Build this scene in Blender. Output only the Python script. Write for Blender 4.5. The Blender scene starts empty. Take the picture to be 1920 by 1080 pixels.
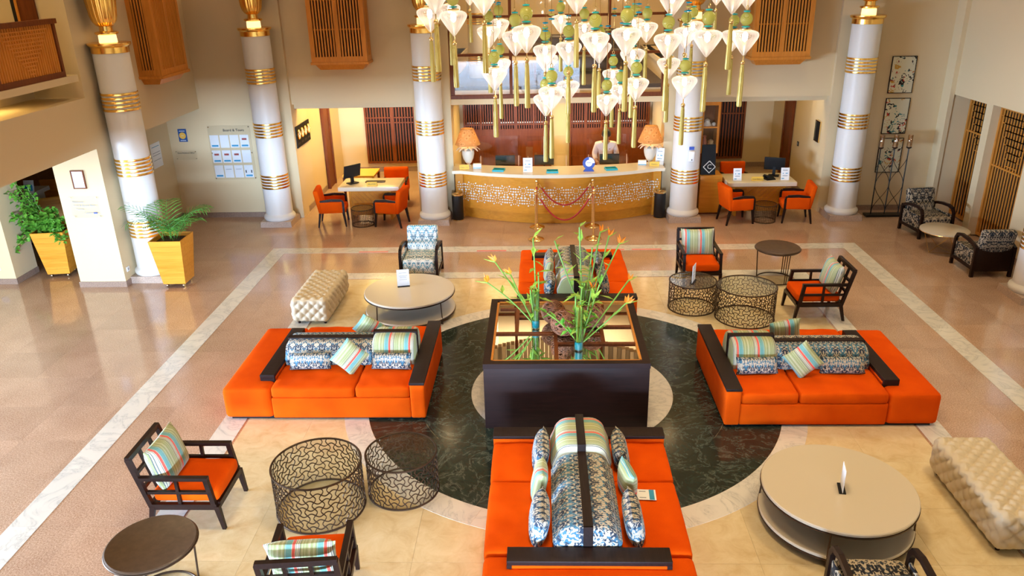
import bpy, math, random
from math import sin, cos, pi, radians, sqrt, atan2
from mathutils import Vector, Matrix
random.seed(7)
sc = bpy.context.scene
COL = sc.collection

# ------------------------------------------------------------------ camera
def set_camera():
    yaw, pitch, roll, f = -0.0400, 0.3860, -0.0229, 1461.9
    F = Vector((sin(yaw)*cos(pitch), cos(yaw)*cos(pitch), -sin(pitch)))
    R = Vector((cos(yaw), -sin(yaw), 0)); U = R.cross(F)
    R2 = R*cos(roll)+U*sin(roll); U2 = -R*sin(roll)+U*cos(roll)
    cd = bpy.data.cameras.new('camera'); co = bpy.data.objects.new('camera', cd); COL.objects.link(co)
    m = Matrix((R2, U2, -F)).transposed().to_4x4(); m.translation = (-0.3714, -8.6179, 4.9)
    co.matrix_world = m
    cd.sensor_width = 36; cd.lens = 36*f/1920; cd.clip_start = 0.05; cd.clip_end = 200
    sc.camera = co
set_camera()

# ------------------------------------------------------------------ view, world, large lights
vs = sc.view_settings
vs.view_transform = 'Standard'; vs.look = 'None'; vs.gamma = 1.0; vs.use_curve_mapping = False
vs.exposure = 0.38
sc.display_settings.display_device = 'sRGB'
cy = sc.cycles
cy.use_denoising = True; cy.max_bounces = 6; cy.diffuse_bounces = 3; cy.glossy_bounces = 3
cy.transmission_bounces = 4; cy.transparent_max_bounces = 14; cy.use_adaptive_sampling = True; cy.adaptive_threshold = 0.08; cy.adaptive_min_samples = 16; cy.sample_clamp_indirect = 6.0
cy.caustics_reflective = False; cy.caustics_refractive = False
w = bpy.data.worlds.new('sky'); sc.world = w; w.use_nodes = True
w.node_tree.nodes['Background'].inputs[0].default_value = (0.75, 0.87, 1.0, 1)
w.node_tree.nodes['Background'].inputs[1].default_value = 0.6

def area(name, loc, direction, sx, sy, power, color, spread=180):
    l = bpy.data.lights.new(name, 'AREA'); l.shape = 'RECTANGLE'; l.size = sx; l.size_y = sy
    l.energy = power; l.color = color; l.spread = radians(spread)
    o = bpy.data.objects.new(name, l); COL.objects.link(o)
    o.location = loc; o.rotation_euler = Vector(direction).to_track_quat('-Z', 'Y').to_euler()
    return o
DAY = (0.50, 0.71, 1.0); WARM = (1.0, 0.74, 0.27); HALO = (1.0, 0.73, 0.40)
area('daylight_entrance_glazing', (1.2, -24.3, 0.95), (0, 1, 0), 14.2, 1.6, 12500, DAY)
area('daylight_side_glazing', (-13.6, -5.2, 1.3), (1, 0, 0), 8.5, 2.0, 2200, DAY, 115)
area('daylight_clerestory', (-4, -12.2, 6.0), (0.15, 1, -0.2), 9, 3.0, 40, (0.85, 0.92, 1.0))
for i, (lx, ly) in enumerate([(-4.2, -2.5), (0, -3.0), (4.2, -2.5), (-4.2, 3.2), (0.2, 4.6), (4.2, 3.2)]):
    area('ceiling_warm_fill', (lx, ly, 7.85), (0, 0, -1), 1.3, 1.3, 66 if abs(lx) < 1 else (48 if lx > 0 else 34), HALO, 100)  # broad unseen fills added for the atrium's warm light, not actual panels
for sx in (-1, 1):
    area('office_ceiling_light', (sx*4.1, 10.2, 2.95), (0, 0, -1), 1.6, 1.6, 100 if sx < 0 else 12, WARM)
    area('office_front_fill', (sx*4.1, 8.40, 2.95), (0, 0, -1), 1.8, .4, 50 if sx < 0 else 17, WARM)  # extra unseen fill near the recess front, added to light the cabinet face
area('reception_ceiling_light', (0, 8.75, 2.30), (0, 0, -1), 3.4, 0.4, 60, WARM)
area('mezzanine_hidden_fill', (0.4, 8.35, 5.68), (0, .5, -1), 3.0, .5, 120, HALO)  # added fill tucked out of sight behind the fascia to brighten the lounge
area('mezzanine_uplight_fill', (0.0, 9.8, 5.08), (0, 0, 1), 4.0, 2.0, 80, (1.0, .90, .72))  # upward fill added so the mirrored table reflects a bright lounge ceiling

# ------------------------------------------------------------------ helpers
def link(o, parent=None):
    COL.objects.link(o)
    if parent is not None: o.parent = parent
    return o
def tag(o, label, cat, group=None):
    o['label'] = label; o['category'] = cat
    if group: o['group'] = group
    return o
def thing(name, label, cat, loc=(0, 0, 0), rz=0.0, group=None):
    o = bpy.data.objects.new(name, None); link(o)
    o.empty_display_size = 0.1; o.location = loc; o.rotation_euler = (0, 0, rz)
    return tag(o, label, cat, group)
def dup(root, loc, rz=0.0, label=None, group=None):
    r = root.copy(); COL.objects.link(r); r.location = loc; r.rotation_euler = (0, 0, rz)
    if label: r['label'] = label
    if group: r['group'] = group
    for ch in list(root.children):
        c = ch.copy(); COL.objects.link(c); c.parent = r
        for g in list(ch.children):
            d = g.copy(); COL.objects.link(d); d.parent = c
    return r

class MB:
    """collects geometry for one mesh"""
    def __init__(s): s.v = []; s.f = []
    def add(s, vs, fs):
        b = len(s.v); s.v += [tuple(p) for p in vs]; s.f += [tuple(b+i for i in f) for f in fs]; return s
    def box(s, x0, x1, y0, y1, z0, z1):
        return s.add([(x0,y0,z0),(x1,y0,z0),(x1,y1,z0),(x0,y1,z0),(x0,y0,z1),(x1,y0,z1),(x1,y1,z1),(x0,y1,z1)],
                     [(3,2,1,0),(4,5,6,7),(0,1,5,4),(1,2,6,5),(2,3,7,6),(3,0,4,7)])
    def hexa(s, bot, top):
        return s.add(list(bot)+list(top), [(3,2,1,0),(4,5,6,7),(0,1,5,4),(1,2,6,5),(2,3,7,6),(3,0,4,7)])
    def bar(s, a, b, w, h=None, up=(0,0,1)):
        a = Vector(a); b = Vector(b); h = h or w; d = (b-a).normalized()
        u = Vector(up); x = d.cross(u)
        if x.length < 1e-4: x = d.cross(Vector((1,0,0)))
        x.normalize(); y = x.cross(d); x *= w/2; y *= h/2
        return s.hexa([a-x-y, a+x-y, a+x+y, a-x+y][::-1], [b-x-y, b+x-y, b+x+y, b-x+y][::-1])
    def prism(s, poly, z0, z1):
        n = len(poly)
        return s.add([(x,y,z0) for x,y in poly]+[(x,y,z1) for x,y in poly],
            [tuple(range(n-1,-1,-1)), tuple(range(n,2*n))]+[(i,(i+1)%n,n+(i+1)%n,n+i) for i in range(n)])
    def lathe(s, prof, n=24, c=(0,0), rib=0.0, ribn=0, a0=0.0, cap=True):
        m = len(prof); vs = []
        for r, z in prof:
            for k in range(n):
                a = a0+2*pi*k/n; rr = r*(1+rib*cos(ribn*a)) if ribn else r
                vs.append((c[0]+rr*cos(a), c[1]+rr*sin(a), z))
        fs = [(i*n+k, i*n+(k+1)%n, (i+1)*n+(k+1)%n, (i+1)*n+k) for i in range(m-1) for k in range(n)]
        if cap: fs += [tuple(range(n-1,-1,-1)), tuple((m-1)*n+k for k in range(n))]
        return s.add(vs, fs)
    def cyl(s, c, r, z0, z1, n=20, r1=None):
        return s.lathe([(r, z0), (r if r1 is None else r1, z1)], n, c)
    def tube(s, pts, r, n=6, closed=False, flat=None):
        P = [Vector(p) for p in pts]; m = len(P); vs = []; pu = None
        for i, p in enumerate(P):
            if closed: d = P[(i+1)%m]-P[i-1]
            else: d = P[min(i+1,m-1)]-P[max(i-1,0)]
            if d.length < 1e-9: d = Vector((0,0,1))
            d.normalize()
            if pu is None:
                ref = Vector((0,0,1)) if abs(d.z) < .9 else Vector((1,0,0)); x = d.cross(ref).normalized()
            else:
                x = pu-d*pu.dot(d)
                x = x.normalized() if x.length > 1e-6 else d.orthogonal().normalized()
            pu = x; y = d.cross(x); rr = r[i] if isinstance(r, (list, tuple)) else r
            for k in range(n):
                a = 2*pi*(k+.5)/n; vs.append(p+x*(rr*cos(a))+y*(rr*sin(a)*(flat or 1)))
        mm = m if closed else m-1
        fs = [(i*n+k, i*n+(k+1)%n, ((i+1)%m)*n+(k+1)%n, ((i+1)%m)*n+k) for i in range(mm) for k in range(n)]
        if not closed: fs += [tuple(range(n-1,-1,-1)), tuple((m-1)*n+k for k in range(n))]
        return s.add(vs, fs)
    def rbox(s, c, size, r, n=4, puff=(0,0,0), wob=0.0, seed=0, step=None, disp=None):
        """rounded box; puff bulges each axis, wob adds soft wrinkles"""
        hx, hy, hz = [a/2 for a in size]; r = min(r, hx, hy, hz); rnd = random.Random(seed)
        ph = [rnd.uniform(0, 6.28) for _ in range(6)]
        ns = [max(n, min(14, int(a/0.09)+2)) for a in size] if n > 3 else [n, n, n]
        if step: ns = [max(2, int((a-2*r)/step)) for a in size]
        idx = {}; vs = []; fs = []
        def grid(h, k):
            # parametric coordinates clustered at the rounding
            cr = [-(h)+r*(1-cos(pi/2*i/2)) for i in range(3)]
            mid = [-(h-r)+(2*(h-r))*i/k for i in range(1, k)]
            return cr+mid+[-q for q in reversed(cr)]
        G = [grid(hx, ns[0]), grid(hy, ns[1]), grid(hz, ns[2])]
        def vert(i, j, k):
            if (i,j,k) in idx: return idx[(i,j,k)]
            p = Vector((G[0][i], G[1][j], G[2][k]))
            q = Vector((max(-hx+r, min(hx-r, p.x)), max(-hy+r, min(hy-r, p.y)), max(-hz+r, min(hz-r, p.z))))
            d = p-q
            if d.length > 1e-9:
                d.normalize(); p = q+d*r
                if disp: p += d*disp(p, d)
            u, v_, w_ = p.x/hx, p.y/hy, p.z/hz
            p.x += puff[0]*u*(1-v_*v_)*(1-w_*w_*.6); p.y += puff[1]*v_*(1-u*u)*(1-w_*w_*.6); p.z += puff[2]*w_*(1-u*u)*(1-v_*v_)
            if wob: p.z += wob*(1 if w_ > 0 else 0)*(sin(p.x*23+ph[0]+2*sin(p.y*9+ph[1]))+sin(p.y*19+ph[2]+sin(p.x*13+ph[3])))*.5
            idx[(i,j,k)] = len(vs); vs.append((p.x+c[0], p.y+c[1], p.z+c[2])); return idx[(i,j,k)]
        I, J, K = [len(g)-1 for g in G]
        for i in range(I):
            for j in range(J):
                fs.append((vert(i,j,0), vert(i,j+1,0), vert(i+1,j+1,0), vert(i+1,j,0)))
                fs.append((vert(i,j,K), vert(i+1,j,K), vert(i+1,j+1,K), vert(i,j+1,K)))
        for i in range(I):
            for k in range(K):
                fs.append((vert(i,0,k), vert(i+1,0,k), vert(i+1,0,k+1), vert(i,0,k+1)))
                fs.append((vert(i,J,k), vert(i,J,k+1), vert(i+1,J,k+1), vert(i+1,J,k)))
        for j in range(J):
            for k in range(K):
                fs.append((vert(0,j,k), vert(0,j,k+1), vert(0,j+1,k+1), vert(0,j+1,k)))
                fs.append((vert(I,j,k), vert(I,j+1,k), vert(I,j+1,k+1), vert(I,j,k+1)))
        return s.add(vs, fs)
    def pillow(s, w, h, t, n=12):
        """scatter cushion in the XZ plane, thickness along Y, pulled corners"""
        vs = []; fs = []
        for side in (-1, 1):
            for i in range(n+1):
                for j in range(n+1):
                    u = -1+2*i/n; v = -1+2*j/n
                    e = max(0.0, (1-u**4))**.6*max(0.0, (1-v**4))**.6
                    k = 1-.07*(1-u*u)*abs(v)**3; l = 1-.07*(1-v*v)*abs(u)**3
                    vs.append((u*w/2*l, side*t/2*e+side*.002, v*h/2*k))
        N = (n+1)*(n+1)
        for sd in (0, 1):
            for i in range(n):
                for j in range(n):
                    a = sd*N+i*(n+1)+j; q = (a, a+n+1, a+n+2, a+1)
                    fs.append(q if sd == 0 else q[::-1])
        for i in range(n):
            for (a, b) in ((i*(n+1), (i+1)*(n+1)), ((i+1)*(n+1)+n, i*(n+1)+n), (i+1, i), (n*(n+1)+i, n*(n+1)+i+1)):
                fs.append((a, N+a, N+b, b))
        return s.add(vs, fs)
    def xf(s, m, start=0):
        s.v[start:] = [tuple(m @ Vector(p)) for p in s.v[start:]]; return s
    def mesh(s, name, m, smooth=40):
        me = bpy.data.meshes.new(name); me.from_pydata(s.v, [], s.f); me.update()
        if m is not None: me.materials.append(m)
        if smooth is not None:
            for p in me.polygons: p.use_smooth = True
            me.set_sharp_from_angle(angle=radians(smooth))
        return me
    def obj(s, name, m, parent=None, smooth=40, loc=None, rot=None, kind=None, label=None):
        o = bpy.data.objects.new(name, s.mesh(name, m, smooth)); link(o, parent)
        if loc is not None: o.location = loc
        if rot is not None: o.rotation_euler = rot
        if kind: o['kind'] = kind
        if label: o['label'] = label
        return o
def struct(o): o['kind'] = 'structure'; return o
def inst(name, me, parent, loc=(0,0,0), rot=(0,0,0)):
    o = bpy.data.objects.new(name, me); link(o, parent); o.location = loc; o.rotation_euler = rot; return o
def text(name, body, size, m, parent, loc, rot=(pi/2, 0, 0), align='CENTER', ext=0.0008):
    cu = bpy.data.curves.new(name, 'FONT'); cu.body = body; cu.size = size; cu.align_x = align; cu.align_y = 'CENTER'
    cu.extrude = ext; cu.resolution_u = 2
    t = bpy.data.objects.new(name+'_src', cu); COL.objects.link(t)
    dg = bpy.context.evaluated_depsgraph_get(); me = bpy.data.meshes.new_from_object(t.evaluated_get(dg))
    bpy.data.objects.remove(t); bpy.data.curves.remove(cu)
    me.name = name; me.materials.clear(); me.materials.append(m)
    return inst(name, me, parent, loc, rot)

# ------------------------------------------------------------------ materials
MATS = {}
class NT:
    def __init__(s, name):
        s.m = bpy.data.materials.new(name); s.m.use_nodes = True; s.t = s.m.node_tree
        s.b = s.t.nodes['Principled BSDF']; s.out = s.t.nodes['Material Output']; MATS[name] = s.m
    def n(s, typ, **kw):
        nd = s.t.nodes.new('ShaderNode'+typ)
        for k, v in kw.items():
            if hasattr(nd, k) and not k[0].isupper(): setattr(nd, k, v)
            else: s.set(nd.inputs[k.replace('_', ' ')], v)
        return nd
    def set(s, inp, v):
        if isinstance(v, bpy.types.NodeSocket): s.t.links.new(v, inp)
        elif isinstance(v, bpy.types.Node): s.t.links.new(v.outputs[0], inp)
        else: inp.default_value = v
    def math(s, op, a, b=0.0):
        nd = s.t.nodes.new('ShaderNodeMath'); nd.operation = op; s.set(nd.inputs[0], a); s.set(nd.inputs[1], b); return nd.outputs[0]
    def ramp(s, fac, stops, interp='LINEAR'):
        nd = s.t.nodes.new('ShaderNodeValToRGB'); cr = nd.color_ramp; cr.interpolation = interp
        while len(cr.elements) < len(stops): cr.elements.new(0.5)
        for e, (p, c) in zip(cr.elements, stops): e.position = p; e.color = (*c[:3], 1)
        s.set(nd.inputs[0], fac); return nd.outputs[0]
    def mix(s, fac, a, b, typ='MIX'):
        nd = s.t.nodes.new('ShaderNodeMix'); nd.data_type = 'RGBA'; nd.blend_type = typ
        s.set(nd.inputs['Factor'], fac)
        for k, v in ((6, a), (7, b)):
            s.set(nd.inputs[k], (*v, 1) if isinstance(v, tuple) and len(v) == 3 else v)
        return nd.outputs[2]
    def obj(s): return s.n('TexCoord').outputs['Object']
    def noise(s, scale, detail=2, rough=.5, dist=0, vec=None):
        nd = s.n('TexNoise', Scale=scale, Detail=detail, Roughness=rough, Distortion=dist)
        s.set(nd.inputs['Vector'], vec if vec is not None else s.obj()); return nd.outputs[0]
    def bump(s, h, strength, dist=.01):
        nd = s.n('Bump', Strength=strength, Distance=dist, Height=h); s.set(s.b.inputs['Normal'], nd.outputs[0])
    def base(s, c, rough=.5, metal=0.0, coat=0.0, sheen=0.0, spec=None):
        s.set(s.b.inputs['Base Color'], (*c, 1) if isinstance(c, tuple) else c)
        s.set(s.b.inputs['Roughness'], rough); s.b.inputs['Metallic'].default_value = metal
        s.b.inputs['Coat Weight'].default_value = coat; s.b.inputs['Coat Roughness'].default_value = .06
        s.b.inputs['Sheen Weight'].default_value = sheen
        if spec is not None: s.b.inputs['Specular IOR Level'].default_value = spec
        return s.m
def plain(name, c, rough=.5, metal=0.0, coat=0.0, sheen=0.0, spec=None, var=None):
    t = NT(name)
    if var:
        n = t.noise(var[0], 3)
        d = tuple(max(0, x*(1-var[1])) for x in c); l = tuple(min(1, x*(1+var[1])) for x in c)
        t.base(t.ramp(n, [(.3, d), (.7, l)]), rough, metal, coat, sheen, spec)
    else: t.base(c, rough, metal, coat, sheen, spec)
    return t.m
def emit(name, c, strength):
    t = NT(name); t.b.inputs['Emission Color'].default_value = (*c, 1); t.b.inputs['Emission Strength'].default_value = strength
    t.base(c, .5); return t.m
def wood(name, a, b, rough=.4, axis=0, scale=6, coat=0.0):
    t = NT(name); mp = t.n('Mapping', Vector=t.obj())
    st = [scale*6, scale*6, scale*6]; st[axis] = scale*.5; mp.inputs['Scale'].default_value = st
    n = t.noise(1.0, 4, .6, .6, mp.outputs[0]); n2 = t.noise(2.0, 1)
    c = t.mix(t.ramp(n2, [(.35, (0,0,0)), (.65, (.5,.5,.5))]), t.ramp(n, [(.3, a), (.7, b)]), b)
    t.base(c, rough, 0, coat, spec=.22); t.bump(n, .06, .004); return t.m
def tone(t, c, amt):
    """per-piece tone from the object's own random number"""
    r = t.n('ObjectInfo').outputs['Random']
    hs = t.n('HueSaturation', Color=c, Value=t.math('ADD', t.math('MULTIPLY', r, amt*2), 1-amt)); return hs.outputs[0]
def piece_offset(t):
    oi = t.n('ObjectInfo'); v = t.n('VectorMath', operation='ADD'); t.set(v.inputs[0], t.n('TexCoord').outputs['Object'])
    sc_ = t.n('VectorMath', operation='SCALE'); t.set(sc_.inputs[0], oi.outputs['Location']); sc_.inputs['Scale'].default_value = 1.37
    t.set(v.inputs[1], sc_.outputs[0]); return v.outputs[0]

def make_materials():
    t = NT('granite'); po = piece_offset(t)
    n = t.noise(70, 4, .75, 0, po); n2 = t.noise(1.6, 3, .6, 0, po)
    c = t.ramp(n, [(.30, (.14,.075,.045)), (.45, (.42,.255,.17)), (.58, (.60,.41,.30)), (.72, (.86,.72,.58))])
    c = t.mix(.25, c, t.ramp(n2, [(.35, (.38,.23,.155)), (.65, (.64,.45,.33))]))
    t.base(tone(t, c, .07), .12, spec=.8)
    t = NT('marble_white'); po = piece_offset(t)
    n = t.noise(2.2, 6, .62, 1.6, po); v = t.math('ABSOLUTE', t.math('SUBTRACT', n, .5))
    c = t.ramp(v, [(0, (.50,.49,.47)), (.012, (.64,.62,.585)), (.08, (.72,.69,.64))])
    t.base(tone(t, c, .05), .16, spec=.5)
    t = NT('marble_green'); po = piece_offset(t)
    n = t.noise(1.5, 7, .68, 2.4, po); v = t.math('ABSOLUTE', t.math('SUBTRACT', n, .5))
    n2 = t.noise(7, 5, .7, .8, po)
    c = t.ramp(v, [(0, (.30,.33,.28)), (.006, (.08,.105,.09)), (.03, (.020,.032,.027))])
    c = t.mix(.55, c, t.ramp(n2, [(.35, (.005,.011,.010)), (.6, (.021,.037,.031)), (.78, (.11,.14,.12))]))
    t.base(tone(t, c, .2), .14, spec=.5)
    t = NT('marble_beige'); po = piece_offset(t)
    n = t.noise(5, 6, .66, .7, po); n2 = t.noise(1.1, 2, .5, 0, po)
    c = t.mix(.45, t.ramp(n, [(.32, (.56,.40,.20)), (.5, (.70,.57,.34)), (.7, (.80,.70,.48))]), t.ramp(n2, [(.3, (.62,.47,.26)), (.7, (.76,.64,.41))]))
    t.base(tone(t, c, .03), .17, spec=.5)
    t = NT('wall_paint'); n = t.noise(60, 3); t.base((.72,.565,.345), .75, spec=.2); t.bump(n, .03, .003)
    t = NT('ceiling_paint'); t.base((.80,.76,.70), .8, spec=.2)
    t = NT('column_paint'); t.base((.76,.735,.70), .42, spec=.35)
    plain('plinth_stone', (.46,.34,.27), .35, var=(70, .25)); plain('skirting_stone', (.30,.20,.15), .3, var=(60, .25))
    plain('gold', (1.0,.62,.16), .22, 1.0); plain('brass', (.90,.66,.30), .2, 1.0); plain('bronze', (.075,.045,.028), .38, .75)
    plain('chrome', (.8,.8,.8), .15, 1.0); plain('black_metal', (.012,.011,.010), .4, .3); plain('black_plastic', (.010,.010,.011), .5, spec=.2)
    wood('wood_orange', (.54,.18,.022), (.72,.28,.045), .36, 2, 5, .05)
    wood('wood_planter', (.66,.25,.02), (.82,.36,.045), .4, 0, 3.2, .03)
    wood('wood_counter', (.60,.22,.016), (.74,.31,.03), .35, 0, 4, .15)
    wood('wood_brown', (.115,.028,.006), (.21,.055,.012), .42, 2, 5)
    wood('wood_screen', (.44,.16,.022), (.60,.24,.04), .45, 2, 5)
    wood('wood_dark', (.010,.003,.0025), (.024,.008,.006), .55, 0, 6, 0)
    wood('wood_espresso', (.010,.004,.003), (.022,.010,.008), .5, 0, 7)
    wood('wood_armchair', (.008,.003,.002), (.022,.008,.005), .42, 1, 6, .05)
    wood('wood_wall', (.28,.10,.03), (.40,.16,.05), .4, 1, 3)
    plain('dark_void', (.012,.008,.006), .9)
    plain('mezz_dark', (.05,.03,.022), .6)
    t = NT('orange_fabric'); n = t.noise(260, 2); n2 = t.noise(3, 2)
    c = t.mix(.5, t.ramp(n, [(.3, (.62,.062,.0012)), (.7, (.80,.098,.002))]), t.ramp(n2, [(.35, (.62,.062,.0012)), (.65, (.80,.10,.002))]))
    t.base(c, .9, sheen=0, spec=.06); t.bump(n, .08, .002)
    t = NT('stripe_fabric')
    x = t.n('SeparateXYZ', Vector=t.obj()).outputs[0]
    fr = t.math('FRACT', t.math('ADD', t.math('DIVIDE', x, .245), 10.28))
    S=(.33,.36,.13); P_=(.62,.58,.40); T_=(.12,.36,.34); R_=(.74,.055,.02); K=(.05,.07,.09); G=(.48,.50,.25)
    seq = [(S,.07),(G,.02),(S,.06),(P_,.015),(S,.05),(K,.015),(P_,.03),(K,.012),(P_,.05),(K,.015),(P_,.025),(R_,.085),(P_,.015),(T_,.16),(P_,.012),(T_,.02),(S,.05),(G,.05),(S,.08),(P_,.02),(G,.05)]
    tot = sum(q for _, q in seq); st = []; a = 0
    for c, q in seq: st.append((a/tot, c)); a += q
    n = t.noise(300, 1); t.base(t.mix(.12, t.ramp(fr, st, 'CONSTANT'), t.ramp(n, [(.3, (.2,.2,.2)), (.7, (.9,.9,.9))])), .85, sheen=.15, spec=.15)
    for nm, cols in (('damask_fabric', ((.54,.47,.36), (.030,.045,.075), (.06,.17,.26))), ('damask_dark', ((.46,.38,.27), (.012,.012,.015), (.025,.035,.045))), ('damask_blue', ((.76,.74,.68), (.10,.17,.22), (.08,.30,.40)))):
        t = NT(nm); sp = t.n('SeparateXYZ', Vector=t.obj())
        px = t.math('PINGPONG', sp.outputs[0], .075); cb = t.n('CombineXYZ'); t.set(cb.inputs[0], px)
        t.set(cb.inputs[1], t.math('MULTIPLY', sp.outputs[1], .55)); t.set(cb.inputs[2], t.math('MULTIPLY', sp.outputs[2], .55))
        n = t.noise(48, 1.5, .5, 1.1, cb.outputs[0]); n2 = t.noise(22, 1, .5, .5, cb.outputs[0])
        dark = t.mix(t.ramp(n2, [(.47, (0,0,0)), (.53, (1,1,1))]), cols[1], cols[2])
        t.base(t.mix(t.ramp(n, [(.475+.03*(nm != 'damask_blue'), (0,0,0)), (.515+.03*(nm != 'damask_blue'), (1,1,1))]), dark, cols[0]), .85, sheen=.1, spec=.15)
    t = NT('tufted_leather'); t.base((.62,.52,.37), .45, spec=.35)
    plain('white_laminate', (.64,.56,.44), .22, spec=.5); plain('white_stone', (.74,.64,.48), .25)
    plain('petal_white', (.82,.80,.76), .4); plain('white_plastic', (.82,.82,.82), .35); plain('paper', (.86,.86,.87), .6)
    plain('paper_blue', (.03,.30,.52), .5); plain('teal_tray', (.01,.36,.46), .35); plain('royal_blue', (.035,.085,.42), .4)
    plain('ink', (.05,.05,.06), .6); plain('ink_grey', (.35,.37,.40), .6); plain('sign_yellow', (.80,.50,.07), .4)
    plain('sun_yellow', (.95,.55,.08), .5); plain('poster_blue', (.02,.09,.32), .4); plain('rust_print', (.35,.06,.05), .5)
    plain('desk_yellow', (.86,.45,.05), .4); plain('rope_red', (.42,.012,.015), .7, sheen=.2); plain('bead_blue', (.0,.38,.72), .15, coat=.3)
    plain('bead_turquoise', (.03,.60,.70), .15, coat=.4); plain('clear_gold', (.42,.33,.05), .5, .35)
    t = NT('yellow_glass'); n = t.n('TexWave', Scale=38, bands_direction='DIAGONAL'); t.set(n.inputs['Vector'], t.obj())
    t.base(t.ramp(n.outputs[0], [(.2, (.62,.60,.06)), (.8, (.90,.90,.40))]), .12, coat=.5)
    tl = t.n('BsdfTranslucent'); tl.inputs[0].default_value = (.85,.85,.25,1); ms = t.n('MixShader', Fac=.45); t.set(ms.inputs[1], t.b.outputs[0]); t.set(ms.inputs[2], tl.outputs[0]); t.set(t.out.inputs[0], ms.outputs[0])
    t = NT('tassel_gold'); n = t.n('TexWave', Scale=120, bands_direction='X'); t.set(n.inputs['Vector'], t.obj())
    t.base(t.ramp(n.outputs[0], [(.2, (.46,.34,.05)), (.8, (.82,.68,.22))]), .42, .2)
    t = NT('lantern_glass')
    for nd in [t.b]: pass
    tr = t.n('BsdfTransparent'); tl = t.n('BsdfTranslucent'); tl.inputs[0].default_value = (.97,.93,.90,1)
    df = t.n('BsdfDiffuse'); df.inputs[0].default_value = (.90,.86,.84,1); gl = t.n('BsdfGlossy', Roughness=.08)
    m1 = t.n('MixShader', Fac=.35); t.set(m1.inputs[1], tl.outputs[0]); t.set(m1.inputs[2], df.outputs[0])
    lw = t.n('LayerWeight', Blend=.35); m2 = t.n('MixShader'); t.set(m2.inputs[0], t.math('ADD', t.math('MULTIPLY', lw.outputs['Facing'], .50), .24))
    t.set(m2.inputs[1], tr.outputs[0]); t.set(m2.inputs[2], m1.outputs[0])
    m3 = t.n('MixShader', Fac=.07); t.set(m3.inputs[1], m2.outputs[0]); t.set(m3.inputs[2], gl.outputs[0]); t.set(t.out.inputs[0], m3.outputs[0])
    for nm, fac, col in (('clear_glass', .14, (1,1,1)), ('pane_glass', .16, (1,1,1)), ('smoke_glass', .10, (.9,.93,.92)), ('vase_glass', .55, (.86,.95,.92)), ('amber_glass', .5, (.93,.82,.70))):
        t = NT(nm); tr = t.n('BsdfTransparent'); tr.inputs[0].default_value = (*col, 1); gl = t.n('BsdfGlossy', Roughness=.02)
        lw = t.n('LayerWeight', Blend=.5); m2 = t.n('MixShader'); t.set(m2.inputs[0], t.math('ADD', t.math('MULTIPLY', t.math('POWER', lw.outputs['Facing'], 3.5), .7), fac*.35))
        t.set(m2.inputs[1], tr.outputs[0]); t.set(m2.inputs[2], gl.outputs[0]); t.set(t.out.inputs[0], m2.outputs[0])
    plain('mirror', (.80,.76,.68), .015, 1.0)
    plain('aqua_gel', (.02,.42,.50), .15, coat=.5); plain('stem_green', (.16,.32,.04), .5); plain('stem_yellow', (.62,.42,.03), .5)
    t = NT('leaf_green'); n = t.noise(18, 2); t.base(t.ramp(n, [(.3, (.045,.20,.012)), (.7, (.17,.42,.05))]), .38, spec=.4)
    t = NT('leaf_lime'); n = t.noise(25, 2); t.base(t.ramp(n, [(.3, (.16,.36,.03)), (.7, (.42,.58,.08))]), .45)
    t = NT('palm_green'); n = t.noise(14, 2); t.base(t.ramp(n, [(.3, (.03,.15,.015)), (.7, (.10,.32,.04))]), .4)
    plain('flower_orange', (.88,.26,.015), .5); plain('soil', (.05,.03,.02), .9)
    plain('rattan', (.24,.085,.035), .6, var=(30, .4))
    t = NT('lamp_shade'); vo = t.n('TexVoronoi', Scale=11); t.set(vo.inputs['Vector'], t.obj())
    c = t.ramp(vo.outputs['Distance'], [(.20, (.58,.34,.12)), (.34, (.84,.58,.27)), (.5, (.70,.44,.17))])
    t.base(c, .8); t.b.inputs['Transmission Weight'].default_value = 0
    tl = t.n('BsdfTranslucent'); t.set(tl.inputs[0], c); ms = t.n('MixShader', Fac=.6); t.set(ms.inputs[1], t.b.outputs[0]); t.set(ms.inputs[2], tl.outputs[0]); t.set(t.out.inputs[0], ms.outputs[0])
    plain('ceramic', (.74,.66,.54), .3); plain('skin', (.36,.17,.10), .5); plain('shirt', (.78,.64,.57), .7); plain('trousers', (.03,.03,.04), .8); plain('hair', (.012,.010,.009), .6)
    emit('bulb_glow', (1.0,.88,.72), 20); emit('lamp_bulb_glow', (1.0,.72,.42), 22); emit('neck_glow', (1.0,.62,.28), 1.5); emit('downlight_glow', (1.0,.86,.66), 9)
    t = NT('canvas_art'); sp = piece_offset(t)
    n = t.noise(13, 2, .6, 1.2, sp); n2 = t.noise(4.5, 2, .5, 0, sp); n3 = t.noise(6.5, 0, .5, 0, sp)
    col = t.ramp(n3, [(0, (.03,.20,.21)), (.42, (.012,.010,.010)), (.56, (.50,.03,.015)), (.64, (.60,.33,.05))], 'CONSTANT')
    mk = t.math('MULTIPLY', t.ramp(n, [(.53, (0,0,0)), (.55, (1,1,1))]), t.ramp(n2, [(.46, (0,0,0)), (.50, (1,1,1))]))
    t.base(t.mix(mk, (.74,.70,.52), col), .7)
make_materials()
plain('perspex_edge', (.70,.42,.26), .25)
plain('marker_pink', (.80,.26,.24), .5)
plain('mezz_leather', (.035,.018,.012), .35)
plain('brown_leather', (.075,.042,.024), .35, var=(20, .2))
plain('pink_ceramic', (.70,.30,.32), .3)
plain('wall_white', (.8, .8, .78), .6)
M = MATS
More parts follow.
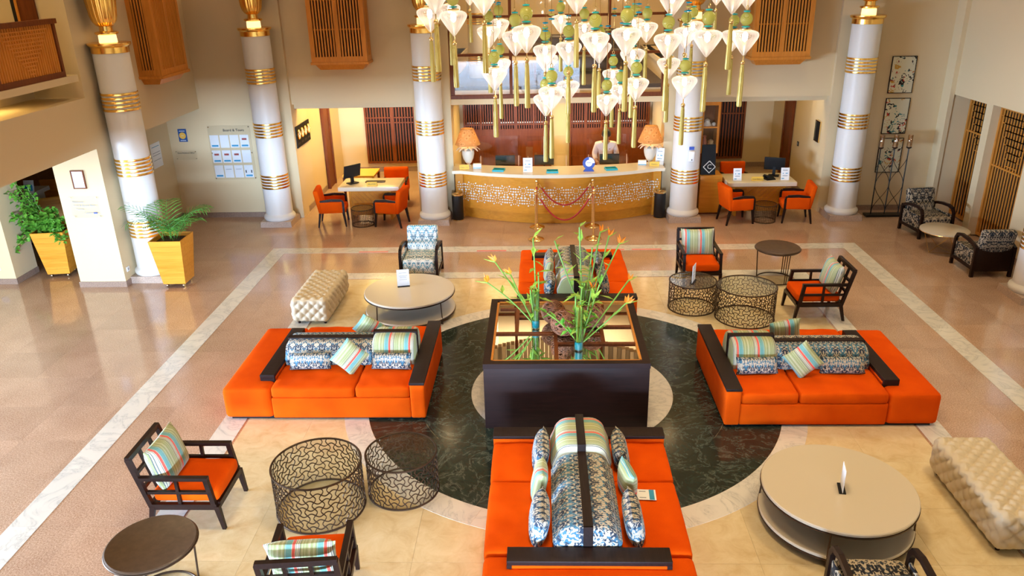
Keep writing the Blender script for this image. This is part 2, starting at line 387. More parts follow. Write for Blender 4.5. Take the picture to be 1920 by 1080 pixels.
# ================================================================== FLOOR
ZC = 8.0
XL, XR, YB = -7.5, 7.85, 7.72
def build_floor():
    fl = struct(MB().box(-14, 9, -25, 13.4, -.12, -.02).obj('floor', M['granite'], None, None))
    # granite tiles
    s = 0.75; me = MB().box(-s/2+.0006, s/2-.0006, -s/2+.0006, s/2-.0006, -.02, 0).mesh('granite_tile', M['granite'], None)
    cells = []
    for i in range(-10, 11):
        for j in range(-9, 11):
            x, y = i*s, j*s
            if abs(x)+s/2 < 4.1 and abs(y)+s/2 < 4.1: continue
            if x < -7.5 or x > 7.9 or y > 7.6: continue
            cells.append((x, y))
    cells.sort(key=lambda c: (c[0]+.37)**2+(c[1]+8.6)**2)
    rest = MB()
    for k, (x, y) in enumerate(cells):
        if k < 300: inst('granite_tile', me, fl, (x, y, 0))
        else: rest.box(x-s/2+.0006, x+s/2-.0006, y-s/2+.0006, y+s/2-.0006, -.02, 0)
    for x0, x1, y0, y1 in ((-14, -7.875, -25, 13.4), (-7.875, 9, 7.875, 13.4), (-7.875, 9, -25, -7.125), (8.25, 9, -7.125, 7.875)):
        nx = max(1, round((x1-x0)/s)); ny = max(1, round((y1-y0)/s))
        for i in range(nx):
            for j in range(ny):
                rest.box(x0+(x1-x0)*i/nx+.0006, x0+(x1-x0)*(i+1)/nx-.0006, y0+(y1-y0)*j/ny+.0006, y0+(y1-y0)*(j+1)/ny-.0006, -.02, 0)
    rest.obj('granite_tile_field', M['granite'], fl, None, kind='stuff')
    # beige marble field
    s = 3.87*2/10; me = MB().box(-s/2+.0008, s/2-.0008, -s/2+.0008, s/2-.0008, 0, .003).mesh('beige_tile', M['marble_beige'], None)
    for i in range(10):
        for j in range(10):
            x, y = -3.87+s*(i+.5), -3.87+s*(j+.5)
            if math.hypot(abs(x)+s/2, abs(y)+s/2) < 2.7: continue
            inst('beige_tile', me, fl, (x, y, 0))
    # white marble border strips, slab by slab, mitred at the corners
    def strip(a, b, n, z):
        L = 2*a; me = MB().box(-L/n/2+.001, L/n/2-.001, -(b-a)/2, (b-a)/2, 0, z).mesh('border_slab', M['marble_white'], None)
        cor = MB().prism([(-(b-a)/2, -(b-a)/2), ((b-a)/2, -(b-a)/2), ((b-a)/2, (b-a)/2), (-(b-a)/2, (b-a)/2)], 0, z).mesh('border_corner', M['marble_white'], None)
        for q in range(4):
            R = Matrix.Rotation(q*pi/2, 3, 'Z')
            for i in range(n):
                p = R @ Vector((-a+L/n*(i+.5), (a+b)/2, 0)); inst('border_slab', me, fl, p, (0, 0, q*pi/2))
            p = R @ Vector(((a+b)/2, (a+b)/2, 0)); inst('border_corner', cor, fl, p, (0, 0, q*pi/2))
    strip(5.26, 5.56, 12, .003); strip(3.9, 4.18, 10, .003)
    # round centre: ring and disc wedges
    def wedges(name, r0, r1, n, m, z, off=0.0):
        for k in range(n):
            a0 = 2*pi*k/n+off+.0012/r1; a1 = 2*pi*(k+1)/n+off-.0012/r1; st = 5; am = (a0+a1)/2; rm = (r0+r1)/2
            c = (rm*cos(am), rm*sin(am))
            poly = [(r1*cos(a0+(a1-a0)*i/st)-c[0], r1*sin(a0+(a1-a0)*i/st)-c[1]) for i in range(st+1)]
            poly += [(r0*cos(a1-(a1-a0)*i/st)-c[0], r0*sin(a1-(a1-a0)*i/st)-c[1]) for i in range(st+1)]
            MB().prism(poly, 0, z).obj(name, M[m], fl, None, loc=(c[0], c[1], 0))
    wedges('ring_slab', 2.52, 2.80, 32, 'marble_white', .005)
    wedges('green_slab', 1.9, 2.518, 24, 'marble_green', .005, .1)
    wedges('green_slab', 1.256, 1.898, 16, 'marble_green', .005, .03)
    wedges('inner_ring_slab', .96, 1.254, 20, 'marble_white', .005)
    wedges('green_slab', .02, .958, 8, 'marble_green', .005)
    # pink floor markers stuck on the far strip
    for x in (-3.55, -1.3, 1.0, 1.62):
        mk = MB().box(-.28 if x != 1.0 else -.2, .28 if x != 1.0 else .2, -.035, .035, 0, .0015).obj('floor_marker', M['marker_pink'], None, None, loc=(x, 5.30, .0035))
        tag(mk, {-3.55: 'pink distance sticker on the far white strip near the left desk', -1.3: 'pink distance sticker on the far white strip behind the patterned armchair', 1.0: 'pink distance sticker half hidden by the flowers on the far white strip', 1.62: 'pink distance sticker on the far white strip left of the striped armchair'}[x], 'floor sticker', 'floor distance stickers')
build_floor()

# ================================================================== ROOM SHELL
def build_shell():
    W = M['wall_paint']
    # back wall with its pilasters and openings
    b = MB()
    b.box(-8.95, -6.33, 7.72, 8.05, 0, ZC).box(6.25, 8.5, 7.72, 8.05, 0, ZC)
    for s in (-1, 1):
        x0, x1 = sorted((s*6.33, s*5.53)); b.box(x0, x1, 7.62, 8.05, 0, ZC)
        x0, x1 = sorted((s*5.53, s*2.97)); b.box(x0, x1, 7.72, 8.05, 2.42, ZC)
        x0, x1 = sorted((s*5.53, s*2.97)); b.box(x0, x1, 7.86, 8.04, 2.31, 2.42)
        x0, x1 = sorted((s*2.97, s*2.2)); b.box(x0, x1, 7.62, 8.05, 0, ZC)
    b.box(-2.2, 2.2, 7.7, 8.05, 2.36, 2.47)
    b.box(-2.2, 2.2, 7.72, 8.05, 5.75, ZC)
    struct(b.obj('wall_back', W, None, None))
    # fluted curved fascia over the mezzanine window
    f = MB(); n = 44
    for i in range(n):
        x0 = -2.2+4.4*i/n; x1 = -2.2+4.4*(i+1)/n; xm = (x0+x1)/2; zb = 4.72+.5*(xm/2.2)**2
        f.box(x0+.006, x1-.006, 7.80-.02*(i % 2), 7.98, zb, 5.75)
    struct(f.obj('trim_1', W, None, None))
    # office recess shells
    for s, nm in ((-1, 'left'), (1, 'right')):
        b = MB(); X = lambda a, c: sorted((s*a, s*c))
        x0, x1 = X(5.55, 5.85); b.box(x0, x1, 8.05, 8.75, 0, 3.1)
        x0, x1 = X(5.62, 5.92); b.box(x0, x1, 8.75, 12.1, 0, 3.1)
        x0, x1 = X(2.4, 5.62); b.box(x0, x1, 11.8, 12.1, 0, 3.1)
        x0, x1 = X(2.24, 2.40); b.box(x0, x1, 8.05, 12.1, 0, 3.1)
        x0, x1 = X(2.2, 5.92); b.box(x0, x1, 8.05, 12.1, 3.0, 3.1)
        struct(b.obj('wall_office_'+nm, W, None, None))
        struct(MB().box(*X(5.535, 5.55), 7.72, 8.75, 0, .12).box(*X(5.60, 5.62), 8.75, 10.0, 0, .12).box(*X(2.4, 5.6), 11.78, 11.8, 0, .12).obj('baseboard_office_'+nm, M['skirting_stone'], None, None))
    # reception niche
    b = MB().box(-2.24, 2.24, 9.75, 9.95, 0, 2.6).box(-2.24, 2.24, 8.05, 9.95, 2.47, 2.6)
    struct(b.obj('wall_reception', W, None, None))
    # mezzanine lounge behind the big window
    b = MB().box(-3.5, 3.5, 8.05, 13.2, 2.6, 2.68)
    struct(b.obj('floor_mezzanine', M['mezz_dark'], None, None))
    b = MB().box(-3.6, 3.6, 13.0, 13.2, 2.6, 5.8).box(-3.7, -3.5, 8.05, 13.2, 2.6, 5.8).box(3.5, 3.7, 8.05, 13.2, 2.6, 5.8).box(-3.6, 3.6, 8.05, 13.2, 5.75, 5.9)
    struct(b.obj('wall_mezzanine', W, None, None))
    # left wall: pillar, bulkheads, alcove, arcade
    b = MB()
    b.box(-8.3, XL, 3.63, 4.4, 0, ZC)
    b.box(-8.3, XL, 4.4, 7.72, 2.37, ZC)
    b.box(-8.55, -8.25, 4.4, 7.72, 0, 2.5)
    b.box(-8.3, XL, -12.6, 3.63, 2.39, 3.2)          # bulkhead with a shelf-like trough above
    b.box(-9.4, -8.3, -12.6, 3.63, 3.1, 3.2)
    b.box(-8.1, -7.46, -12.6, 3.50, 3.47, 3.57)       # balcony edge slab
    b.box(-9.8, -8.1, -12.6, 3.63, 3.45, 3.57)
    b.box(-8.5, -8.3, -12.6, 3.63, 3.2, 3.45)
    b.box(-10.0, -9.8, -12.6, 4.4, 3.2, ZC)           # balcony back wall
    b.box(-9.8, -8.3, 3.63, 4.4, 3.2, ZC)
    b.box(-10.0, XL, -12.6, -8.0, 3.57, ZC)
    struct(b.obj('wall_left', W, None, None))
    struct(MB().box(-8.32, XL+.012, 3.615, 3.63, 0, .10).box(XL, XL+.012, 3.63, 4.4, 0, .10).box(-8.25, XL, 7.705, 7.72, 0, .11).box(XL, -6.33, 7.705, 7.72, 0, .11).box(-8.25, -8.235, 4.4, 7.72, 0, .11).obj('baseboard_left', M['skirting_stone'], None, None))
    # corridor beyond the arcade
    b = MB().box(-13.2, -9.54, 3.80, 4.42, 0, 2.9).box(-14, -13.8, -12.6, 9, 0, 2.9).box(-13.8, -8.55, 8.6, 8.8, 0, 2.9).box(-14, -8.3, -12.6, 8.8, 2.9, 3.1)
    struct(b.obj('wall_corridor', W, None, None))
    struct(MB().box(-13.2, -9.525, 3.785, 3.80, 0, .1).box(-9.54, -9.525, 3.80, 4.42, 0, .1).obj('baseboard_corridor', M['skirting_stone'], None, None))
    wl = struct(MB().box(-13.8, -13.75, 4.5, 8.6, 0, 2.9).box(-13.75, -9.0, 8.55, 8.6, 0, 2.9).obj('wall_corridor_panelling', M['wood_wall'], None, None))
    # right wall with lattice recesses
    b = MB()
    b.box(XR, 8.3, 7.42, 7.72, 0, ZC).box(7.76, XR, 7.40, 7.72, 0, ZC)
    b.box(XR, 8.3, 6.2, 7.42, 2.45, ZC).box(8.3, 8.4, 6.2, 7.42, 0, 2.5)
    b.box(XR, 8.3, 5.98, 6.2, 0, ZC).box(XR, 8.3, 4.72, 5.98, 2.47, ZC).box(8.3, 8.4, 4.72, 5.98, 0, 2.5)
    b.box(XR, 8.3, 3.7, 4.72, 0, ZC).box(XR, 8.3, 2.5, 3.7, 2.47, ZC).box(8.3, 8.4, 2.5, 3.7, 0, 2.5)
    b.box(XR, 8.3, -12.6, 2.5, 0, ZC)
    struct(b.obj('wall_right', W, None, None))
    struct(MB().box(6.25, 7.75, 7.705, 7.72, 0, .11).box(XR-.012, XR, 5.98, 6.2, 0, .11).box(XR-.012, XR, 3.7, 4.72, 0, .11).box(XR-.012, XR, -6, 2.5, 0, .11).obj('baseboard_right', M['skirting_stone'], None, None))
    # ceiling and the wall behind the camera, glazed below its gallery
    struct(MB().box(-10, 8.5, -12.6, 8.05, ZC, ZC+.2).obj('ceiling', M['ceiling_paint'], None, None))
    b = MB()
    for x in (-9.7, -6.5, -3.2, 0.1, 3.4, 6.6): b.box(x-.1, x+.1, -12.6, -12.4, 2.55, ZC)
    b.box(-10, 8.5, -12.6, -12.4, 2.5, 4.4).box(-10, 8.5, -12.6, -12.4, 7.6, ZC)
    b.box(-14, 9, -25, -12.6, 2.05, 2.8).box(8.3, 8.5, -25, -12.6, 0, 2.55).box(-14, -13.8, -25, -12.6, 0, 2.55)  # deep low hall, unseen, added to keep entrance daylight off the upper walls
    struct(b.obj('wall_front', W, None, None))
    struct(MB().box(XL, XR, -12.6, -6.95, 1.7, 3.15).box(1.2, XR, -7.2, -6.95, 0, 1.7).obj('floor_gallery_baffle', W, None, None))  # gallery underside lowered and unseen wall added to block part of the daylight
build_shell()

# ================================================================== COLUMNS
def make_column(label):
    t = thing('column', label, 'column', group='white columns with gold bands')
    p = MB(); p.hexa([(-.33,-.33,0),(.33,-.33,0),(.33,.33,0),(-.33,.33,0)], [(-.32,-.32,.12),(.32,-.32,.12),(.32,.32,.12),(-.32,.32,.12)]); p.obj('plinth', M['plinth_stone'], t, None)
    MB().lathe([(.31,.12),(.325,.14),(.33,.17),(.32,.205),(.29,.23),(.28,.25)], 40).obj('base_moulding', M['column_paint'], t)
    MB().lathe([(.28,.25),(.272,3.84)], 40).obj('shaft', M['column_paint'], t)
    for z0 in (.80, 1.865, 2.93):
        for k in range(5):
            z = z0+k*.062; MB().lathe([(.272,z),(.286,z+.004),(.289,z+.022),(.286,z+.040),(.272,z+.044)], 40, cap=False).obj('gold_ring', M['gold'], t)
    MB().lathe([(.275,3.83),(.283,3.835),(.283,3.92),(.315,3.945),(.322,3.955),(.322,3.985),(.30,3.99),(.05,3.99)], 40).obj('capital', M['gold'], t)
    MB().lathe([(.135,3.99),(.130,4.11)], 28).obj('lit_neck', M['neck_glow'], t, label='glowing neck of the urn')
    MB().lathe([(.145,4.105),(.175,4.12),(.175,4.145),(.145,4.155),(.10,4.16),(.095,4.23),(.105,4.235)], 28).obj('collar', M['gold'], t)
    MB().lathe([(.10,4.23),(.135,4.25),(.175,4.31),(.195,4.38),(.215,4.55),(.245,4.85),(.30,5.1),(.26,5.1),(.2,4.9)], 72, rib=.035, ribn=18).obj('urn', M['gold'], t, 60, label='fluted gold urn')
    return t
labs = ['white round column with gold bands beside the palm planter', 'white round column with gold bands beside the notice board', 'white round column with gold bands at the left end of the reception counter',
        'white round column with gold bands and hand sanitiser at the right end of the counter', 'white round column with gold bands beside the stacked paintings', 'white round column at the right edge of the picture']
pos = [(-7.20, 4.11), (-5.93, 7.24), (-2.6, 7.24), (2.61, 7.24), (5.88, 7.24), (7.27, 2.88)]
c0 = make_column(labs[0]); c0.location = (*pos[0], 0)
for l, p in zip(labs[1:], pos[1:]): dup(c0, (*p, 0), 0, l)
for p in pos:
    l = bpy.data.lights.new('urn_light', 'POINT'); l.energy = 14; l.color = (1, .68, .34); l.shadow_soft_size = .1
    o = bpy.data.objects.new('urn_light', l); link(o); o.location = (p[0]-(.0), p[1]-.02, 5.25)

# ================================================================== LATTICE JOINERY
def slats(mb, x0, x1, y0, y1, z0, z1, pitch, sw):
    n = max(1, int(round((x1-x0)/pitch)))
    for i in range(n):
        x = x0+(x1-x0)*(i+.5)/n; mb.box(x-sw/2, x+sw/2, y0, y1, z0, z1)
    return mb
def make_mashrabiya(label):
    """bay window of slatted wood: wall plane y=0, bays out to -y, bottom z=0"""
    t = thing('mashrabiya_window', label, 'window', group='slatted wooden bay windows')
    w, d, h = .56, .42, 2.9
    MB().box(-w+.05, w-.05, -d+.06, 0, .05, h-.05).obj('interior_shade_box', M['dark_void'], t, None)  # solid near-black box, shade of the bay's interior put into its colour
    fr = MB()
    for x in (-w, -.045, w-.09): fr.box(x, x+.09, -d, -d+.05, 0, h)
    for z in (0, h-.1): fr.box(-w+.09, -.045, -d, -d+.05, z, z+.1).box(.045, w-.09, -d, -d+.05, z, z+.1)
    fr.obj('front_frame', M['wood_orange'], t, 30)
    for s in (-1, 1):
        sf = MB(); x = s*(w-.025)
        for y in (-d+.05, -.08): sf.box(x-.025, x+.025, y, y+.08, 0, h)
        for z in (0, h-.1): sf.box(x-.025, x+.025, -d+.13, -.08, z, z+.1)
        sf.obj('side_frame', M['wood_orange'], t, 30)
    sl = MB(); slats(sl, -w+.1, -.05, -d+.005, -d+.035, .1, h-.1, .062, .03); slats(sl, .05, w-.1, -d+.005, -d+.035, .1, h-.1, .062, .03)
    for s in (-1, 1):
        for k in range(4):
            y = -d+.13+(k+.5)*.052; sl.box(s*(w-.012)-.012, s*(w-.012)+.012, y-.013, y+.013, .1, h-.1)
    for z in (.6, 1.15, 1.75, 2.3):
        sl.box(-w+.09, -.045, -d+.036, -d+.05, z, z+.025).box(.045, w-.09, -d+.036, -d+.05, z, z+.025)
    sl.obj('slat_infill', M['wood_orange'], t, 30, kind='stuff')
    MB().box(-w-.02, w+.02, -d-.02, 0, -.05, 0).obj('sill_board', M['wood_orange'], t, 30)
    MB().hexa([(-w+.13,-d+.13,-.16),(w-.13,-d+.13,-.16),(w-.13,0,-.16),(-w+.13,0,-.16)], [(-w+.05,-d+.05,-.05),(w-.05,-d+.05,-.05),(w-.05,0,-.05),(-w+.05,0,-.05)]).obj('base_moulding', M['wood_orange'], t, 30)
    return t
m0 = make_mashrabiya('slatted wooden bay window high on the wall above the left desk'); m0.location = (-4.33, 7.72, 3.30)
dup(m0, (4.33, 7.72, 3.24), 0, 'slatted wooden bay window high on the wall above the right desk')
m2 = dup(m0, (XL, 6.02, 3.30), pi/2, 'slatted wooden bay window on the left side wall above the palm planter')

def screen(name, label, w, h, m, loc, rz, pitch=.06, sw=.025, rails=(), fret=None, posts=1, cat='screen', group=None, void=True):
    """slatted screen panel standing in the local XZ plane, x 0..w"""
    t = thing(name, label, cat, loc, rz, group)
    if void: MB().box(.02, w-.02, .06, .07, 0.02, h-.02).obj('backing', M['dark_void'], t, None)  # near-black sheet paints in the shade behind the slats
    fw = .05
    for x in (0, w-fw): MB().box(x, x+fw, -.02, .05, 0, h).obj('stile', m, t, None)
    for z in (0, h-fw): MB().box(fw, w-fw, -.02, .05, z, z+fw).obj('rail', m, t, None)
    for k in range(1, posts+1):
        if posts: x = w*k/(posts+1); MB().box(x-fw/2, x+fw/2, -.015, .045, fw, h-fw).obj('mullion', m, t, None)
    for z in rails: MB().box(fw, w-fw, -.012, .04, z, z+.03).obj('rail', m, t, None)
    sl = slats(MB(), fw, w-fw, 0, .012, fw, h-fw, pitch, sw)
    if fret:
        for (x0, x1, z0, z1, n) in fret:
            for i in range(n+1): sl.box(x0, x1, -.004, .012, z0+(z1-z0)*i/n-.008, z0+(z1-z0)*i/n+.008)
    sl.obj('slat_infill', m, t, None, kind='stuff')
    return t
# right-wall lattice windows (facing -X): local x runs toward -Y after +90deg turn ... rz = -pi/2 puts x along -Y
def step_fret(w, h, zc):
    out = []; 
    for k in range(8):
        out.append((.05+k*.06, w-.05-k*.06, h-.05-.12*(k+1), h-.05-.12*k, 1))
    return out
screen('lattice_window', 'narrow orange lattice screen in the right wall beside the tall back armchair', 1.14, 2.42, M['wood_screen'], (8.20, 7.40, .02), -pi/2, .10, .036, (1.72,), step_fret(1.14, 2.42, 0), 0, 'lattice screen', 'lattice screens on the right wall')
screen('lattice_window', 'wide orange lattice screen in the right wall behind the low round table', 1.24, 2.44, M['wood_screen'], (8.02, 5.98, .02), -pi/2, .088, .034, (1.35,), step_fret(1.24, 2.44, 0), 0, 'lattice screen', 'lattice screens on the right wall')
screen('lattice_window', 'orange lattice screen at the right edge behind the right-hand column', 1.18, 2.44, M['wood_screen'], (8.02, 3.70, .02), -pi/2, .088, .034, (1.35,), None, 0, 'lattice screen', 'lattice screens on the right wall')
# office screens (face -Y)
screen('lattice_screen', 'brown slatted screen on the back wall behind the left desk', 2.2, 2.1, M['wood_brown'], (-4.93, 11.72, .24), 0, .075, .035, (1.05, 1.18), [(.1, .45, 1.75, 1.95, 3)], 2, 'lattice screen')
screen('lattice_screen', 'brown slatted screen on the back wall behind the right desk', 2.3, 2.1, M['wood_brown'], (2.6, 11.72, .24), 0, .075, .035, (1.15,), None, 2, 'lattice screen')
# reception wall: two wide screens with a plain post between
def reception_screen(label, x0, w):
    t = screen('reception_screen', label, w, 2.35, M['wood_brown'], (x0, 9.66, .05), 0, .055, .028, (1.52, 1.40, .75), None, 4, 'lattice screen')
    MB().box(.06, w-.06, .032, .045, 1.56, 1.59).obj('pale_gap_light_strip', M['paper'], t, None)  # pale strip behind the slats, light through a gap put into its colour
    MB().box(.06, w-.06, -.006, .028, .05, 1.40).obj('lower_panel', M['wood_brown'], t, None)
    return t
reception_screen('brown slatted wood panelling behind the left half of the reception', -2.15, 2.05)
reception_screen('brown slatted wood panelling behind the receptionist', .32, 1.85)
# doors in office recesses
for s, nm in ((-1, 1), (1, 2)):
    t = struct(MB().box(-.035, .035, -.28, .28, 0, 2.2).obj('door_%d' % nm, M['wood_brown'], None, None, loc=(s*5.60, 10.35, 0)))
    MB().box(-.03, .03, -.04, .04, 0, 2.2).obj('door_frame', M['wood_brown'], t, None, loc=(-s*.03, .27, 0))
    MB().box(-.03, .03, -.04, .04, 0, 2.2).obj('door_frame', M['wood_brown'], t, None, loc=(-s*.03, -.27, 0))
# mezzanine window
mw = struct(bpy.data.objects.new('window_1', None)); link(mw); mw.location = (0, 7.8, 2.47)
fr = [(-2.2,-2.12,0,2.9),(2.12,2.2,0,2.9),(-.98,-.92,.06,2.9),(1.0,1.06,.06,2.9)]
for a, b_, c, d in fr: MB().box(a, b_, -.04, .05, c, d).obj('window_post', M['wood_brown'], mw, None)
MB().box(-2.2, 2.2, -.07, .06, 0, .07).obj('window_sill', M['wood_brown'], mw, None)
for z in (.84, 1.57): MB().box(-2.12, 2.12, -.03, .04, z, z+.05).obj('transom', M['wood_brown'], mw, None)
for x0, x1 in ((-2.12,-.98),(-.92,1.0),(1.06,2.12)):
    for z0, z1 in ((.07,.84),(.89,1.57),(1.62,2.8)): MB().box(x0, x1, .0, .008, z0, z1).obj('pane', M['pane_glass'], mw, None)
# lounge furniture seen through that window
t = thing('lounge_column', 'white column with gold bands upstairs behind the mezzanine window', 'column', (-1.72, 9.6, 2.68), 0, 'white columns with gold bands')
MB().lathe([(.24, 0), (.24, 3.07)], 32).obj('shaft', M['column_paint'], t)
for z0 in (.30, 1.15, 2.0):
    for k in range(5): z = z0+k*.05; MB().lathe([(.24,z),(.252,z+.004),(.252,z+.034),(.24,z+.038)], 32, cap=False).obj('gold_ring', M['gold'], t)
def mezz_sofa(x, y, rz, label):
    t = thing('lounge_sofa', label, 'sofa', (x, y, 2.68), rz, 'dark sofas in the mezzanine lounge')
    MB().rbox((0, 0, .25), (1.7, .8, .34), .05).obj('seat', M['mezz_leather'], t); MB().rbox((0, .33, .58), (1.7, .2, .5), .07).obj('backrest', M['mezz_leather'], t)
    for s in (-1, 1): MB().rbox((s*.78, 0, .42), (.18, .8, .5), .06).obj('armrest', M['mezz_leather'], t)
    for a in (-.7, .7):
        for b in (-.3, .3): MB().box(a-.03, a+.03, b-.03, b+.03, 0, .09).obj('leg', M['wood_brown'], t, None)
    return t
mezz_sofa(.35, 10.2, 0, 'dark brown lounge sofa upstairs in the middle of the mezzanine window')
mezz_sofa(1.2, 11.9, -.3, 'dark brown lounge sofa upstairs at the right of the mezzanine window')
t = thing('lounge_table', 'low wooden table upstairs at the left of the mezzanine window', 'table', (-.9, 9.2, 2.68))
MB().box(-.5, .5, -.35, .35, .38, .43).obj('tabletop', M['white_laminate'], t, 30)
for a in (-.44, .44):
    for b in (-.29, .29): MB().box(a-.03, a+.03, b-.03, b+.03, 0, .38).obj('leg', M['wood_brown'], t, None)
# balcony on the left wall
bal = thing('balcony_balustrade', 'orange lattice balcony balustrade with stepped fretwork at the top left corner', 'balustrade', (XL-.02, 3.25, 3.57), -pi/2)
L = 6.0
MB().box(0, L, -.03, .03, 0, .08).obj('bottom_rail', M['wood_brown'], bal, None); MB().box(-.03, L, -.05, .05, .76, .83).obj('handrail', M['wood_brown'], bal, None)
for x in (0, 1.5, 3.0, 4.5, L-.06): MB().box(x, x+.06, -.03, .03, .08, .76).obj('post', M['wood_brown'], bal, None)
sl = slats(MB(), .06, L-.06, -.01, .012, .08, .76, .055, .03)
for k in range(4):
    xo = 1.5*k
    for r in range(12): 
        z = .12+r*.052; a = .12+max(0, (11-r))*.052; sl.box(xo+.1+a*.9, xo+1.46-a*.9, .012, .022, z, z+.018)
sl.obj('fretwork', M['wood_orange'], bal, None, kind='stuff')
# balcony door and column-like wall strip behind it
t = struct(MB().box(-.13, .13, -.03, 0, 0, 2.3).obj('door_3', M['wood_brown'], None, None, loc=(-8.07, 3.63, 3.57)))
MB().box(-.17, -.13, -.045, 0, 0, 2.4).obj('door_frame', M['wood_orange'], t, None); MB().box(-.24, -.17, -.02, 0, 0, 2.3).obj('dark_gap', M['dark_void'], t, None)
l = area('balcony_cove_light', (-8.0, -1.5, 3.44), (0, 0, -1), .3, 8.0, 26, WARM)
l = area('balcony_light', (-8.9, 1.0, 7.7), (0, 0, -1), 1.2, 4, 60, WARM)
# ================================================================== SOFAS
def make_sofa(label):
    t = thing('island_sofa', label, 'sofa', group='orange back-to-back sofas around the mirrored table')
    O = M['orange_fabric']; D = M['wood_espresso']
    MB().box(-1.15, 1.15, -.82, .82, 0, .04).obj('plinth', M['black_plastic'], t, None)
    MB().rbox((-.195, 0, .165), (1.65, 1.73, .27), .02).obj('seat_base', O, t)
    arm = MB().rbox((-1.105, 0, .25), (.17, 1.74, .44), .02).obj('inner_arm', O, t)
    MB().rbox((-1.105, 0, .485), (.18, 1.745, .035), .006, 3).obj('arm_board', D, arm, 30, label='dark wooden arm board')
    MB().rbox((.92, 0, .225), (.58, 1.73, .39), .05, puff=(0,0,.012)).obj('end_platform', O, t)
    oa = MB().rbox((.715, 0, .40), (.165, 1.26, .12), .015).obj('outer_arm', O, t)
    MB().rbox((.715, 0, .48), (.175, 1.33, .045), .005, 3).obj('arm_board', D, oa, 30, label='dark wooden arm board')
    for s in (-1, 1): MB().box(.63, .80, s*.645-.02, s*.645+.02, .375, .46).obj('arm_end', D, oa, 30)
    sd = 3
    for s in (-1, 1):
        for x0, x1 in ((-1.015, -.375), (-.365, .625)):
            sd += 1
            MB().rbox(((x0+x1)/2, s*.555, .365), (x1-x0, .62, .135), .035, puff=(0,.006,.012), wob=.005, seed=sd, step=.05).obj('seat_cushion', O, t)
    MB().rbox((-.195, 0, .35), (1.6, .5, .1), .01).obj('spine', D, t)
    def block(x0, x1, wb, wt, z0, z1, r):
        half = [(wb, z0), (wb+.015, z0+(z1-z0)*.35)]+[(wt-r+r*cos(pi/2*k/6)+(wb-wt)*(1-k/6)*.5, z1-r+r*sin(pi/2*k/6)) for k in range(7)]
        prof = half+[(-y, z) for y, z in half[::-1]]; n = len(prof); m = MB(); xs = [x0, x0+.012, x0+.04, (x0*2+x1)/3, (x0+2*x1)/3, x1-.04, x1-.012, x1]; sc_ = [.90, .965, 1, 1.01, 1.01, 1, .965, .90]
        vs = []
        for x, s in zip(xs, sc_): vs += [(x, y*s, z0+(z-z0)*s) for y, z in prof]
        fs = [(i*n+k, i*n+(k+1) % n, (i+1)*n+(k+1) % n, (i+1)*n+k)[::-1] for i in range(len(xs)-1) for k in range(n)]
        return m.add(vs, fs+[tuple(range(n)), tuple((len(xs)-1)*n+k for k in range(n))[::-1]])
    block(-1.0, -.475, .275, .225, .42, .755, .12).obj('striped_back_block', M['stripe_fabric'], t)
    block(-.475, .615, .275, .225, .42, .68, .12).obj('patterned_back_block', M['damask_fabric'], t)
    r = MB(); r.box(-1.0, -.47, -.04, .04, .752, .77).box(-1.008, -.995, -.04, .04, .42, .77).box(-.478, -.462, -.04, .04, .67, .77)
    r.box(-.465, .615, -.04, .04, .678, .695).box(.608, .622, -.04, .04, .44, .695)
    r.obj('back_rail', D, t, 30, label='dark wooden rail along the back blocks')
    return t
s0 = make_sofa('orange island sofa on the right, nearest the right-hand coffee table'); s0.location = (2.9, .0, 0)
dup(s0, (-2.93, .165, 0), pi, 'orange island sofa on the left, beside the drum tables')
dup(s0, (0, -2.84, 0), -pi/2, 'orange island sofa in the foreground with a leaflet on its seat')
dup(s0, (.15, 2.98, 0), pi/2, 'orange island sofa behind the mirrored table and its flowers')
# scatter cushions
CUSH = {}
def cushion(kind, w, h, t, loc, rot, label, group):
    key = (kind, w, h, t)
    if key not in CUSH: CUSH[key] = MB().pillow(w, h, t).mesh('cushion', M[kind], 60)
    o = inst('cushion', CUSH[key], None, loc, rot); return tag(o, label, 'cushion', group)
DF, SF = 'damask_fabric', 'stripe_fabric'
G1 = 'patterned lumbar cushions on the sofas'; G2 = 'striped square cushions on the sofas'
lean = radians(-20)
cushion(DF, .52, .21, .15, (-3.20, -.20, .530), (lean, 0, .03), 'patterned lumbar cushion at the outer end of the left sofa', G1)
cushion(DF, .50, .21, .15, (-2.20, -.20, .530), (lean, 0, -.03), 'patterned lumbar cushion against the striped block of the left sofa', G1)
cushion(SF, .34, .34, .13, (-2.68, -.30, .635), (lean, radians(42), 0), 'striped cushion stood on its corner in the middle of the left sofa', G2)
cushion(SF, .36, .36, .13, (-2.62, .60, .60), (radians(24), radians(35), .1), 'striped cushion tip showing behind the back of the left sofa', G2)
cushion(DF, .50, .21, .15, (2.17, -.36, .530), (lean, 0, .03), 'patterned lumbar cushion against the striped block of the right sofa', G1)
cushion(DF, .54, .21, .15, (3.16, -.36, .530), (lean, 0, -.02), 'patterned lumbar cushion at the outer end of the right sofa', G1)
cushion(SF, .34, .34, .13, (2.67, -.43, .635), (lean, radians(-40), 0), 'striped cushion stood on its corner in the middle of the right sofa', G2)
cushion(SF, .40, .34, .13, (2.72, .47, .60), (radians(22), radians(-12), 0), 'striped cushion lying behind the back of the right sofa', G2)
